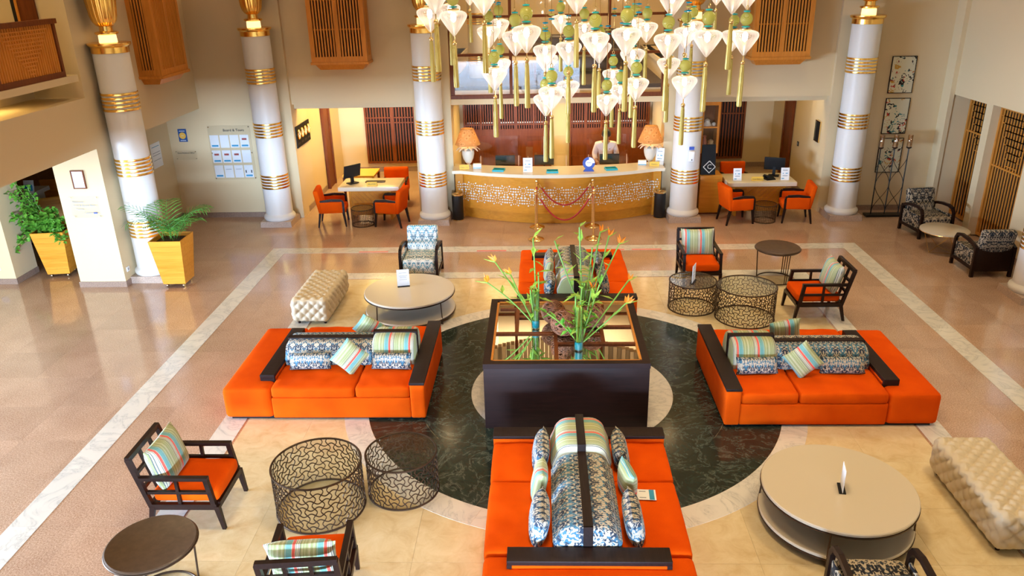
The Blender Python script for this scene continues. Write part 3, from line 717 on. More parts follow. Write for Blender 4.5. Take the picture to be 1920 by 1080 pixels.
for s, tx in ((-1, 'left'), (1, 'right')):
    rz = s*pi/2
    cushion(DF, .48, .28, .15, (s*.385, -2.17, .555), (lean*.6, 0, rz), 'patterned cushion on the %s of the foreground sofa, nearest the mirrored table' % tx, G1)
    cushion(SF, .32, .34, .13, (s*.40, -2.68, .58), (lean*.6, 0 if s < 0 else pi/2, rz), 'striped cushion in the middle of the %s side of the foreground sofa' % tx, G2)
    cushion(DF, .50, .30, .16, (s*.40, -3.17, .56), (lean*.6, 0, rz), 'patterned cushion on the %s of the foreground sofa, nearest the camera' % tx, G1)
cushion(DF, .46, .30, .15, (-.24, 2.2, .56), (lean*.6, 0, -pi/2), 'patterned cushion on the left of the back sofa, nearest the mirrored table', G1)
cushion(SF, .32, .34, .13, (-.25, 2.75, .58), (lean*.6, 0, -pi/2), 'striped cushion on the left side of the back sofa', G2)
cushion(DF, .48, .30, .15, (-.24, 3.2, .56), (lean*.6, 0, -pi/2), 'patterned cushion on the left of the back sofa, at its far end', G1)
cushion(DF, .50, .34, .16, (.56, 2.3, .57), (lean*.6, 0, pi/2), 'patterned cushion on the right of the back sofa, nearest the mirrored table', G1)
cushion(DF, .50, .34, .16, (.55, 3.0, .57), (lean*.6, 0, pi/2), 'patterned cushion on the right of the back sofa, at its far end', G1)
t = thing('leaflet', 'white printed leaflet lying on the orange seat of the foreground sofa', 'leaflet', (.545, -2.71, .452), -.05)
MB().box(-.115, .115, -.075, .075, 0, .003).obj('sheet', M['paper'], t, None); MB().box(.055, .10, -.073, .073, .0032, .0042).obj('blue_print', M['paper_blue'], t, None)
for y in (-.045, .045): MB().box(-.035, .025, y-.006, y+.006, .0032, .0042).obj('print_line', M['ink_grey'], t, None)

# ================================================================== MIRRORED CENTRE TABLE
t = thing('mirrored_table', 'large square dark wooden table with mirrored compartment top in the centre', 'table', (-.095, .045, 0))
h, a = .84, .935
MB().rbox((0, 0, .39), (2*a-.01, 2*a-.01, .78), .006, 3).obj('body', M['wood_dark'], t, 30)
MB().box(-a+.05, a-.05, -a+.05, a-.05, .78, .80).obj('recess_base', M['wood_dark'], t, None)
for nm, bx in (('top_frame', (-a, a, -a, -a+.085)), ('top_frame', (-a, a, a-.085, a)), ('top_frame', (-a, -a+.085, -a+.085, a-.085)), ('top_frame', (a-.085, a, -a+.085, a-.085))):
    MB().box(*bx, .78, h).obj(nm, M['wood_dark'], t, 30)
wd = M['wood_brown']; fi = a-.085
for bx in ((-fi, fi, -fi, -fi+.025), (-fi, fi, fi-.025, fi), (-fi, -fi+.025, -fi, fi), (fi-.025, fi, -fi, fi)): MB().box(*bx, .805, h-.004).obj('inner_bead', M['wood_orange'], t, None)
MB().box(-fi+.02, fi-.02, -fi+.02, fi-.02, .80, .815).obj('mirror_top', M['mirror'], t, None)
def tb(x0, y0, x1, y1, w=.045):
    dx, dy = t.location.x, t.location.y
    if abs(x1-x0) > abs(y1-y0): MB().box(x0-dx, x1-dx, y0-dy-w/2, y0-dy+w/2, .812, h-.006).obj('divider', wd, t, None)
    else: MB().box(x0-dx-w/2, x0-dx+w/2, min(y0,y1)-dy, max(y0,y1)-dy, .812, h-.006).obj('divider', wd, t, None)
tb(-.92, -.06, -.2, -.06); tb(-.2, -.06, -.2, -.82); tb(-.67, .88, -.67, -.04); tb(-.90, .68, -.69, .68, .03); tb(-.178, -.35, .74, -.35)
tb(.36, .88, .36, -.33); tb(-.65, .41, .34, .41); tb(.38, .12, .74, .12); tb(-.178, -.10, .34, -.10)
# ================================================================== ARMCHAIRS
def make_open_armchair(label):
    t = thing('wooden_armchair', label, 'armchair', group='dark wooden armchairs with orange seats')
    D = M['wood_armchair']
    def leg(x, yf, yt, z, lab='leg'):
        MB().hexa([(x-.017,yf-.017,0),(x+.017,yf-.017,0),(x+.017,yf+.017,0),(x-.017,yf+.017,0)], [(x-.025,yt-.025,z),(x+.025,yt-.025,z),(x+.025,yt+.025,z),(x-.025,yt+.025,z)]).obj(lab, D, t, 30)
    for s in (-1, 1):
        leg(s*.295, -.36, -.325, .27); leg(s*.295, .36, .29, .27)
        MB().bar((s*.295, -.305, .26), (s*.295, -.265, .565), .045, .045).obj('arm_post', D, t, 30)
        MB().bar((s*.295, -.29, .575), (s*.295, .36, .575), .05, .035).obj('armrest', D, t, 30)
        MB().bar((s*.295, -.28, .42), (s*.295, .31, .42), .03, .03).obj('arm_rail', D, t, 30)
        MB().bar((s*.295, .02, .29), (s*.295, .02, .56), .03, .03).obj('arm_spindle', D, t, 30)
        MB().bar((s*.295, -.33, .265), (s*.295, .32, .265), .045, .06).obj('side_rail', D, t, 30)
        MB().bar((s*.295, .30, .26), (s*.295, .43, .79), .045, .045).obj('back_post', D, t, 30)
    MB().bar((-.27, -.33, .265), (.27, -.33, .265), .045, .06).obj('front_rail', D, t, 30)
    MB().bar((-.27, .30, .265), (.27, .30, .265), .045, .06).obj('rear_rail', D, t, 30)
    MB().bar((-.31, .43, .785), (.31, .43, .785), .045, .05).obj('top_rail', D, t, 30)
    for z, y in ((.62, .388), (.46, .349)): MB().bar((-.27, y, z), (.27, y, z), .03, .035).obj('back_rail', D, t, 30)
    for x in (-.10, .10): MB().bar((x, .31, .30), (x, .42, .76), .03, .03).obj('back_spindle', D, t, 30)
    MB().rbox((0, -.03, .36), (.555, .62, .13), .04, puff=(0,.01,.015), wob=.004, seed=2, step=.06).obj('seat_cushion', M['orange_fabric'], t)
    b = MB().pillow(.56, .46, .19); b.xf(Matrix.Translation((0, .22, .62)) @ Matrix.Rotation(radians(-14), 4, 'X'))
    b.obj('back_cushion', M['stripe_fabric'], t, 60)
    return t
G = 'dark wooden armchairs with orange seats'
ac = make_open_armchair('dark wooden armchair with orange seat at the left, facing the drum tables'); ac.location = (-3.78, -2.35, 0); ac.rotation_euler = (0, 0, pi/2)
dup(ac, (-2.28, -3.56, 0), pi+.09, 'dark wooden armchair at the bottom edge seen from behind, striped cushion showing over its back')
dup(ac, (2.26, 3.67, 0), 0.0, 'dark wooden armchair with orange seat facing the camera behind the smaller right drum table')
dup(ac, (3.73, 2.33, 0), -pi/2, 'dark wooden armchair with orange seat at the right, facing left toward the drum tables')
def make_bent_armchair(label, fab):
    t = thing('upholstered_armchair', label, 'armchair', group='patterned armchairs with curved dark arms')
    D = M['wood_armchair']; F_ = M[fab]
    for s in (-1, 1):
        x = s*.31
        pts = [(x, -.34, 0), (x, -.335, .25), (x, -.325, .48), (x, -.28, .555), (x, -.15, .585), (x, .05, .575), (x, .22, .545), (x, .33, .50)]
        a = MB()
        for p, q in zip(pts, pts[1:]): a.bar(p, (q[0], q[1]+(q[1]-p[1])*.04, q[2]+(q[2]-p[2])*.04), .05, .045, up=(1,0,0))
        a.obj('armrest', D, t, 50)
        MB().bar((x, .34, 0), (x, .33, .52), .05, .05).obj('rear_leg', D, t, 30)
        MB().bar((x, -.33, .15), (x, .33, .15), .045, .05).obj('side_rail', D, t, 30)
        MB().rbox((s*.30, 0, .30), (.03, .60, .26), .012).obj('side_panel', F_, t)
    MB().rbox((0, .345, .30), (.56, .025, .40), .006, 3).obj('rear_panel', D, t, 30)
    MB().rbox((0, -.03, .29), (.55, .66, .24), .045, puff=(0,.008,.015), step=.06).obj('seat', F_, t)
    b = MB().rbox((0, 0, 0), (.54, .14, .52), .045, puff=(0,.012,0), step=.06); b.xf(Matrix.Translation((0, .30, .56)) @ Matrix.Rotation(radians(-12), 4, 'X')); b.obj('backrest', F_, t)
    return t
bc = make_bent_armchair('pale blue patterned armchair with dark curved arms behind the left coffee table', 'damask_blue'); bc.location = (-2.44, 4.05, 0); bc['group'] = 'patterned armchairs with curved dark arms'
bd = make_bent_armchair('black and cream patterned armchair beside the candle stand, facing the camera', 'damask_dark'); bd.location = (7.10, 6.12, 0); bd.rotation_euler = (0, 0, .12)
dup(bd, (7.12, 4.10, 0), pi, 'black and cream patterned armchair by the right wall, seen from behind')
dup(bd, (2.27, -3.83, 0), pi-.04, 'black and cream patterned armchair at the bottom edge below the right coffee table')
# ================================================================== OTTOMANS
def make_ottoman(label):
    t = thing('tufted_ottoman', label, 'ottoman', group='cream button-tufted ottomans')
    sx, sy, sz = .56, 1.30, .36
    def disp(p, d):
        a = [abs(d.x), abs(d.y), abs(d.z)]; k = a.index(max(a))
        u, v = [(p.y, p.z), (p.x, p.z), (p.x, p.y)][k]
        q = .145; wt = max(0.0, min(1.0, (max(a)-.72)/.26))
        return (.038*abs(sin(pi*(u+v)/q)*sin(pi*(u-v)/q))**.45-.020)*wt
    MB().rbox((0, 0, .235), (sx, sy, sz), .055, step=.0135, disp=disp).obj('tufted_cover', M['tufted_leather'], t, 80)
    for x in (-.2, .2):
        for y in (-.56, .56): MB().lathe([(.018, 0), (.028, .065)], 10, (x, y)).obj('leg', M['wood_dark'], t)
    bt = MB(); q = .145
    for i in range(-4, 5):
        for j in range(-11, 12):
            if (i+j) % 2 == 0: 
                x, y = i*q/2, j*q/2
                if abs(x) < .24 and abs(y) < .61: bt.add([(x+.008*cos(k*pi/3), y+.008*sin(k*pi/3), .398) for k in range(6)]+[(x, y, .405)], [(k, (k+1) % 6, 6) for k in range(6)])
    bt.obj('button', M['tufted_leather'], t, 60, kind='stuff')
    return t
o0 = make_ottoman('cream button-tufted ottoman bench left of the far coffee table'); o0.location = (-3.84, 2.64, 0); o0.rotation_euler = (0, 0, -.02)
dup(o0, (3.90, -2.33, 0), .0, 'cream button-tufted ottoman bench at the right edge beside the near coffee table')
# ================================================================== TABLES
def make_coffee_table(label):
    t = thing('coffee_table', label, 'coffee table', group='round two-tier cream coffee tables')
    r = .69
    MB().lathe([(r-.01,.365),(r,.372),(r,.392),(r-.008,.40),(.01,.40)], 64).obj('top', M['white_laminate'], t); MB().lathe([(r-.012,.352),(r+.006,.354),(r+.006,.366),(r-.012,.366)], 64).obj('top_rim', M['bronze'], t)
    MB().lathe([(r-.01,.085),(r,.09),(r,.108),(r-.008,.115),(.01,.115)], 64).obj('shelf', M['white_laminate'], t); MB().lathe([(r-.012,.070),(r+.006,.072),(r+.006,.086),(r-.012,.086)], 64).obj('shelf_rim', M['bronze'], t)
    for k in range(4):
        a = pi/4+k*pi/2+.12; c, s = cos(a), sin(a)
        l = MB().tube([(c*.665, s*.665, .36), (c*.69, s*.69, .006)], .009, 8).tube([(c*.69, s*.69, .008), (c*.5, s*.5, .008)], .008, 8).tube([(c*.5, s*.5, .008), (c*.5, s*.5, .072)], .008, 8); l.obj('leg', M['bronze'], t)
    return t
ct = make_coffee_table('round two-tier cream coffee table in front of the pale blue armchair'); ct.location = (-2.39, 2.42, 0)
dup(ct, (2.38, -2.50, 0), .25, 'round two-tier cream coffee table at the lower right')
def make_drum(label, D, h, cell):
    t = thing('drum_table', label, 'side table', group='bronze fretwork drum tables'); r = D/2
    n = int(round(pi*D/cell/2))*2; rows = max(4, int(round(h/cell))); ch = h/rows; A = .27; m = MB(); sub = 6
    def P(u, v): 
        a = 2*pi*u/n; return (r*cos(a), r*sin(a), max(.006, min(h-.006, v*ch)))
    for i in range(n):
        pts = [P(i+A*sin(pi*k/sub)*(1 if i % 2 else -1), k/sub) for k in range(rows*sub+1)]; m.tube(pts, .0056, 4)
    for j in range(1, rows):
        pts = [P(k/sub, j+A*sin(pi*k/sub)*(-1 if j % 2 else 1)) for k in range(n*sub)]; m.tube(pts, .0056, 4, True)
    m.obj('fretwork_side', M['bronze'], t, None, kind='stuff')
    for z, nm in ((h, 'top_ring'), (.010, 'bottom_ring')): MB().tube([(r*cos(2*pi*k/64), r*sin(2*pi*k/64), z) for k in range(64)], .0105, 8, True).obj(nm, M['bronze'], t)
    MB().cyl((0, 0), r-.012, h-.004, h+.004, 64).obj('glass_top', M['smoke_glass'], t)
    return t
da = make_drum('larger bronze fretwork drum table at the lower left', .86, .51, .075); da.location = (-2.57, -2.30, 0)
db = make_drum('smaller bronze fretwork drum table at the lower left, overlapping the green marble', .71, .45, .07); db.location = (-1.79, -2.02, 0)
dup(db, (1.96, 2.58, 0), .3, 'smaller bronze fretwork drum table carrying a card, before the back right armchair')
dup(da, (2.68, 2.19, 0), .4, 'larger bronze fretwork drum table behind the right sofa')
def make_side_table(label):
    t = thing('round_side_table', label, 'side table', group='dark round side tables on thin legs')
    MB().lathe([(.35,.53),(.362,.54),(.362,.57),(.352,.576),(.34,.572),(.01,.572)], 56).obj('top', M['brown_leather'], t)
    MB().tube([(.363*cos(2*pi*k/56), .363*sin(2*pi*k/56), .552) for k in range(56)], .009, 8, True).obj('rim', M['bronze'], t)
    for k in range(3):
        a = 2*pi*k/3+.45
        for o in (-.06, .06): MB().tube([(.32*cos(a+o*1.3), .32*sin(a+o*1.3), .54), (.29*cos(a+o*.9), .29*sin(a+o*.9), .01)], .008, 8).obj('leg', M['bronze'], t)
    MB().tube([(.29*cos(2*pi*k/56), .29*sin(2*pi*k/56), .010) for k in range(56)], .010, 8, True).obj('base_ring', M['bronze'], t)
    return t
st = make_side_table('dark round side table at the lower left corner'); st.location = (-3.62, -3.52, 0)
dup(st, (3.56, 3.74, 0), .4, 'dark round side table behind the right-hand armchair')
t = thing('round_occasional_table', 'round pale table on brass wire legs between the two armchairs by the right wall', 'side table', (6.92, 5.05, 0), .3)
MB().lathe([(.40,.395),(.41,.40),(.41,.418),(.40,.424),(.01,.424)], 48).obj('top', M['white_laminate'], t)
MB().tube([(.408*cos(2*pi*k/48), .408*sin(2*pi*k/48), .395) for k in range(48)], .007, 8, True).obj('rim', M['brass'], t)
for k in range(3):
    a = 2*pi*k/3; b = a+1.05
    MB().tube([(.36*cos(a), .36*sin(a), .395), (.26*cos(b), .26*sin(b), .008), (.36*cos(b+1.05), .36*sin(b+1.05), .395)], .006, 6).obj('leg', M['brass'], t)
    MB().tube([(.26*cos(b), .26*sin(b), .008), (.26*cos(b+2*pi/3), .26*sin(b+2*pi/3), .008)], .005, 6).obj('stretcher', M['brass'], t)
# cards on the tables
def card(loc, rz, label, w=.19, h=.28, base=True, tilt=0.0):
    t = thing('table_card', label, 'card stand', loc, rz, 'white card stands')
    if base: MB().box(-w/2, w/2, -.03, .03, 0, .012).obj('foot', M['black_plastic'], t, None)
    MB().box(-w/2, w/2, -.0025, .0025, .010, h).obj('card', M['paper'], t, None)
    for z, ww in ((.80, .30), (.62, .34), (.54, .26), (.40, .3)): MB().box(-w*ww, w*ww, -.0036, -.0026, h*z-.0025, h*z+.0025).obj('print_line', M['ink_grey'], t, None)
    return t
card((-2.50, 2.55, .40), .2, 'white card stand on the left two-tier coffee table')
card((2.39, -2.55, .40), 1.35, 'white card stand on the right two-tier coffee table', .16, .25)
card((1.95, 2.50, .456), 1.15, 'white card stand on the smaller drum table at the right')
# ================================================================== LANTERN CHANDELIER
def make_lantern():
    S = .28
    t = thing('pendant_lantern', 'x', 'pendant lamp', group='glass pendant lanterns of the chandelier')
    prof = [(.012,-.70),(.06,-.66),(.20,-.48),(.34,-.28),(.45,-.11),(.49,-.03),(.50,.03),(.485,.09),(.43,.145),(.33,.185),(.20,.205),(.17,.235)]
    MB().lathe([(r*S, z*S) for r, z in prof], 60, rib=.018, ribn=20, cap=False).obj('glass_body', M['lantern_glass'], t, 80)
    MB().lathe([(.02*S,-.20*S),(.085*S,-.14*S),(.10*S,-.03*S),(.085*S,.08*S),(.04*S,.14*S)], 10).obj('bulb', M['bulb_glow'], t)
    MB().lathe([(.20*S,.205*S),(.215*S,.225*S),(.215*S,.26*S),(.10*S,.275*S)], 20).obj('brass_cap', M['brass'], t)
    def disc(r, z, m, nm='turquoise_bead', hh=.04): MB().lathe([(.2*r*S,(z-hh)*S),(.85*r*S,(z-hh*.6)*S),(r*S,z*S),(.85*r*S,(z+hh*.6)*S),(.2*r*S,(z+hh)*S)], 18).obj(nm, M[m], t)
    disc(.165, .325, 'bead_turquoise'); disc(.13, .86, 'bead_turquoise')
    MB().lathe([(.02*S+.205*S*sin(pi*k/12), (.595-.225*cos(pi*k/12))*S) for k in range(13)], 22).obj('yellow_glass_ball', M['yellow_glass'], t)
    ring = [(.05*S*cos(2*pi*k/14), 0, (.98+.075*sin(2*pi*k/14))*S) for k in range(14)]
    MB().tube(ring, .004, 6, True).obj('ring', M['brass'], t)
    disc(.12, 2.95, 'bead_blue', 'blue_bead'); disc(.12, 2.80, 'yellow_glass', 'yellow_bead'); disc(.12, 2.65, 'bead_blue', 'blue_bead')
    MB().lathe([(.006,-.86*S),(.006,-.70*S)], 6).obj('link', M['brass'], t)
    MB().lathe([(.03*S,-.86*S),(.075*S,-.90*S),(.085*S,-.955*S),(.065*S,-1.0*S),(.05*S,-1.02*S)], 14).obj('tassel_cap', M['brass'], t)
    MB().lathe([(.055*S,-1.01*S),(.07*S,-1.15*S),(.085*S,-1.7*S),(.095*S,-2.5*S),(.085*S,-2.56*S)], 28, rib=.09, ribn=9).obj('tassel', M['tassel_gold'], t, 60)
    return t
LAN = [(-1.54,0.2,4.5),(-1.33,-0.96,4.74),(-1.25,-0.15,4.48),(-1.54,2.21,4.46),(-1.38,3.52,4.64),(-0.88,-0.95,4.72),(-0.97,1.14,4.24),(-0.9,2.22,4.26),(-0.87,0.34,3.85),(-0.88,1.9,3.79),(-0.62,-0.04,4.26),(-0.49,-0.8,4.36),(-0.06,3.08,4.25),(0.01,-0.29,4.68),(-0.3,0.74,4.05),(-0.27,1.74,3.85),(-0.05,0.23,4.12),(0.21,1.91,4.21),(0.18,-0.57,4.27),(0.35,1.1,4.04),(0.45,-0.92,4.33),(0.91,2.5,4.22),(0.62,2.23,3.59),(0.69,0.61,4.0),(1.01,1.94,4.2),(1.02,0.08,4.61),(0.94,-0.26,4.22),(1.43,1.5,4.16),(1.7,2.51,4.17),(1.25,-0.7,4.28),(2.16,3.3,4.58),(1.51,-0.51,4.66),(2.0,1.45,4.12),(1.75,-0.13,4.23),(2.31,2.14,4.57),(1.2,1.23,3.83),(-0.24,-0.08,3.69),(-0.3,0.41,3.54),(-0.01,1.38,3.56),(0.42,0.78,3.47),(0.69,1.88,3.43),(0.7,0.28,3.72),(1.25,0.38,3.72)]
def ordinal(n): return {1:'first',2:'second',3:'third',4:'fourth',5:'fifth',6:'sixth',7:'seventh',8:'eighth',9:'ninth',10:'tenth',11:'eleventh',12:'twelfth',13:'thirteenth',14:'fourteenth',15:'fifteenth',16:'sixteenth',17:'seventeenth',18:'eighteenth',19:'nineteenth',20:'twentieth',21:'twenty-first',22:'twenty-second',23:'twenty-third',24:'twenty-fourth'}.get(n, 'number %d' % n)
def img_x(p):
    m = sc.camera.matrix_world.inverted() @ Vector(p); return m.x/-m.z
tiers = {'top': [], 'middle': [], 'lowest': []}
def img_y(p):
    m = sc.camera.matrix_world.inverted() @ Vector(p); return 540-1461.9*m.y/-m.z
for p in LAN:
    y = img_y(p); tiers['top' if y < 40 else ('middle' if y < 108 else 'lowest')].append(p)
l0 = make_lantern(); used = False
for tn, ps in tiers.items():
    ps.sort(key=img_x)
    for k, p in enumerate(ps):
        lab = 'glass lantern with gold tassel, %s from left in the chandelier\'s %s tier' % (ordinal(k+1), tn)
        if not used: o = l0; o.location = p; o['label'] = lab; used = True
        else: o = dup(l0, p, random.uniform(0, 6.28), lab)
        MB().tube([(0, 0, 1.04*.28), (0, 0, ZC-p[2])], .0028, 5).obj('chain', M['brass'], o)

# ================================================================== RECEPTION COUNTER
t = thing('reception_counter', 'curved orange wood reception counter with pale top and white petal fretwork', 'counter', (0, 0, 0))
def arc(xh, bulge, yend, n=28): return [(-xh+2*xh*i/n, yend-bulge*(1-(-1+2*i/n)**2)) for i in range(n+1)]
def band(xh, bulge, yend, depth, z0, z1):
    a = arc(xh, bulge, yend); b = [(x, y+depth) for x, y in a][::-1]; return MB().prism(a+b, z0, z1)
band(2.0, .62, 7.62, .10, 0, .24).obj('kick_plinth', M['wood_counter'], t, 30)
band(2.0, .62, 7.50, .14, .24, 1.03).obj('front_panel', M['wood_counter'], t, 30)
for s in (-1, 1): MB().box(*sorted((s*2.0, s*2.16)), 7.46, 7.84, .15, 1.03).box(*sorted((s*2.0, s*2.14)), 7.52, 7.84, 0, .15).obj('end_post', M['wood_counter'], t, 30)
a = arc(2.02, .48, 7.20); poly = [(-2.19, 7.19)]+a+[(2.19, 7.19), (2.19, 7.86)]+[(x, y) for x, y in arc(2.0, .30, 7.80)[::-1]]+[(-2.19, 7.86)]
MB().prism(poly, 1.03, 1.095).obj('counter_top', M['white_stone'], t, 30)
# petals: rosettes in two staggered rows, standing proud of the curved panel
pet = MB()
def surf(x, z): 
    u = x/2.0; y = 7.50-.62*(1-u*u) if abs(x) < 2.0 else 7.46; return y
def petal(x, z, ang, L, w):
    pts = [(-L/2, 0), (-L*.1, w/2), (L*.36, w*.42), (L/2, 0), (L*.36, -w*.42), (-L*.1, -w/2)]
    c, s = cos(ang), sin(ang); v = []
    for dy in (.004, -.006):
        for a_, b_ in pts: xx = x+a_*c-b_*s; zz = z+a_*s+b_*c; v.append((xx, surf(xx, zz)+dy, zz))
    pet.add(v, [(6,7,8,9,10,11)]+[(i, (i+1) % 6, 6+(i+1) % 6, 6+i) for i in range(6)])
cen = [(k*.36, .715) for k in range(-6, 7)]+[((k+.5)*.36, .475) for k in range(-7, 7)]
for cx_, cz_ in cen:
    for rr, nn, L_, w_ in ((.055, 8, .030, .018), (.105, 12, .040, .026), (.158, 16, .044, .032)):
        for k in range(nn):
            a_ = 2*pi*(k+.5)/nn; px, pz = cx_+rr*cos(a_), cz_+rr*sin(a_)
            if abs(px) > 2.12 or not .40 < pz < .795: continue
            if min((px-qx)**2+(pz-qz)**2 for qx, qz in cen) < rr*rr-.003*rr: continue
            petal(px, pz, a_, L_, w_)
pet.obj('petal_fretwork', M['petal_white'], t, 30, kind='stuff')
CT = 1.095
# lamps on the counter
def make_table_lamp(label):
    t = thing('table_lamp', label, 'lamp', group='urn lamps on the reception counter')
    MB().lathe([(.05, 0), (.055, .015), (.03, .03), (.03, .05), (.06, .07), (.11, .17), (.13, .26), (.13, .33), (.115, .345), (.05, .35), (.04, .38)], 28).obj('urn_base', M['ceramic'], t)
    for k in range(11):
        a = 2*pi*k/11; v = []
        for r, z, ww in ((.05, .35, .014), (.12, .40, .034), (.20, .395, .032), (.255, .345, .008)): v += [(r*cos(a)-ww*sin(a), r*sin(a)+ww*cos(a), z), (r*cos(a)+ww*sin(a), r*sin(a)-ww*cos(a), z)]
        v2 = [(x, y, z-.006) for x, y, z in v]
        m = MB().add(v+v2, [(0,1,3,2),(2,3,5,4),(4,5,7,6),(9,8,10,11),(11,10,12,13),(13,12,14,15),(0,2,10,8),(2,4,12,10),(4,6,14,12),(3,1,9,11),(5,3,11,13),(7,5,13,15)])
        m.obj('palm_leaf', M['ceramic'], t, 60)
    MB().lathe([(.012, .36), (.012, .60)], 8).obj('stem', M['brass'], t)
    MB().lathe([(.265, .46), (.13, .79), (.126, .79), (.258, .46)], 40, cap=False).obj('shade', M['lamp_shade'], t, 50)
    MB().lathe([(.02, .50), (.045, .55), (.045, .60), (.02, .65)], 10).obj('bulb', M['lamp_bulb_glow'], t)
    return t
tl = make_table_lamp('urn table lamp with palm leaf collar at the left end of the counter'); tl.location = (-1.88, 7.62, CT)
dup(tl, (1.93, 7.62, CT), .2, 'urn table lamp with palm leaf collar at the right end of the counter')
# counter clutter
def name_plate(loc, rz, words, label, w=.2, h=.085, grp='yellow desk signs'):
    t = thing('desk_sign', label, 'sign', loc, rz, grp)
    MB().hexa([(-w/2,-.03,0),(w/2,-.03,0),(w/2,.03,0),(-w/2,.03,0)], [(-w/2,.0,h),(w/2,.0,h),(w/2,.01,h),(-w/2,.01,h)]).obj('plate', M['sign_yellow'], t, 30)
    text('lettering', words, h*.42, M['ink'], t, (0, -.0175, h*.45), (pi/2-math.atan2(.03, h), 0, 0))
    return t
name_plate((-1.95, 7.36, CT), .1, 'Check Out', 'yellow sign at the left end of the reception counter')
name_plate((2.0, 7.40, CT), -.15, 'Check In', 'yellow check in sign at the right end of the reception counter')
def tissue(loc, rz, label):
    t = thing('tissue_box', label, 'box', loc, rz, 'white boxes on the counter')
    MB().rbox((0, 0, .05), (.17, .10, .10), .006, 3).obj('carton', M['white_plastic'], t, 30); MB().box(-.084, .084, -.0515, -.0500, .012, .026).obj('blue_band', M['paper_blue'], t, None)
tissue((-1.68, 7.40, CT), .05, 'white box with blue band beside the left counter sign'); tissue((1.76, 7.50, CT), -.1, 'white box with blue band beside the right counter sign')
def tray(loc, rz, label):
    t = thing('paper_tray', label, 'tray', loc, rz, 'turquoise trays on the counter')
    MB().box(-.12, .12, -.10, .10, 0, .01).obj('base', M['teal_tray'], t, None)
    for b in ((-.12,.12,-.10,-.09),(-.12,.12,.09,.10),(-.12,-.11,-.09,.09),(.11,.12,-.09,.09)): MB().box(*b, .01, .035).obj('rim', M['teal_tray'], t, None)
tray((-1.22, 7.16, CT), -.15, 'turquoise paper tray on the left part of the counter'); tray((-.12, 6.98, CT), 0, 'turquoise paper tray in the middle of the counter'); tray((1.08, 7.14, CT), .15, 'turquoise paper tray in front of the receptionist')
def sheet_stand(loc, rz, label, w=.19, h=.28, foot=True):
    t = thing('sheet_stand', label, 'card stand', loc, rz, 'upright printed cards')
    MB().hexa([(-w/2,-.01,0),(w/2,-.01,0),(w/2,0,0),(-w/2,0,0)], [(-w/2,.04,h),(w/2,.04,h),(w/2,.046,h),(-w/2,.046,h)]).obj('card', M['paper'], t, None)
    MB().box(-w/2, w/2, 0, .07, 0, .012).obj('foot', M['ink_grey'], t, None)
    for z, m, a_, b_ in ((.55, 'paper_blue', -.3, -.18), (.55, 'paper_blue', .05, .3), (.36, 'ink_grey', -.3, .3), (.14, 'paper_blue', -.4, -.1), (.8, 'ink_grey', -.28, .28)):
        y = -.01+.05*z-.0012; MB().box(a_*w, b_*w, y-.0012, y+.0004, h*z-.008, h*z+.008).obj('print', M[m], t, None)
    return t
sheet_stand((-.62, 7.02, CT), 0, 'white printed card standing left of centre on the counter'); sheet_stand((2.12, 7.52, CT), -.35, 'tall white printed card beside the right lamp', .17, .34)
# round blue award sign
t = thing('round_sign', 'round blue and white sign on a blue foot on the counter', 'sign', (.62, 7.02, CT))
d = MB().cyl((0, 0), .125, -.006, .006, 48); d.xf(Matrix.Translation((0, 0, .165)) @ Matrix.Rotation(pi/2, 4, 'X')); d.obj('disc', M['royal_blue'], t)
q = MB().prism([(0, 0)]+[(.118*cos(a_), .118*sin(a_)) for a_ in [pi/2-k*pi/2/12 for k in range(13)]][::-1], .0062, .0078); q.xf(Matrix.Translation((0, 0, .165)) @ Matrix.Rotation(pi/2, 4, 'X')); q.obj('white_quarter', M['paper'], t, 30)
d = MB().cyl((0, 0), .07, .0065, .0090, 40); d.xf(Matrix.Translation((0, 0, .165)) @ Matrix.Rotation(pi/2, 4, 'X')); d.obj('white_centre', M['paper'], t)
text('lettering', 'CLEAN', .03, M['royal_blue'], t, (.0, -.0105, .175))
MB().hexa([(-.11,-.03,0),(.11,-.03,0),(.11,.03,0),(-.11,.03,0)], [(-.065,-.012,.06),(.065,-.012,.06),(.065,.012,.06),(-.065,.012,.06)]).obj('foot', M['royal_blue'], t, 30)
# monitors seen from behind the counter
def counter_monitor(loc, label):
    t = thing('counter_monitor', label, 'monitor', loc, 0, 'monitors behind the counter')
    MB().rbox((0, 0, .20), (.42, .035, .22), .008, 3).obj('screen', M['black_plastic'], t, 30); MB().cyl((0, .02), .015, .02, .14, 10).obj('neck', M['black_plastic'], t); MB().rbox((0, .02, .01), (.2, .16, .02), .005, 3).obj('foot', M['black_plastic'], t, 30)
ds = thing('back_desk', 'low work desk behind the reception counter', 'desk', (0, 8.02, 0))
MB().box(-2.0, 2.0, -.12, .22, .88, .92).obj('worktop', M['wood_counter'], ds, 30)
for x in (-1.9, 0, 1.9): MB().box(x-.03, x+.03, -.08, .18, 0, .88).obj('support', M['wood_counter'], ds, None)
for x, l in ((-1.12, 'black monitor behind the left part of the counter'), (-.28, 'black monitor behind the middle of the counter'), (1.12, 'black monitor in front of the receptionist')): counter_monitor((x, 7.99, .92), l)
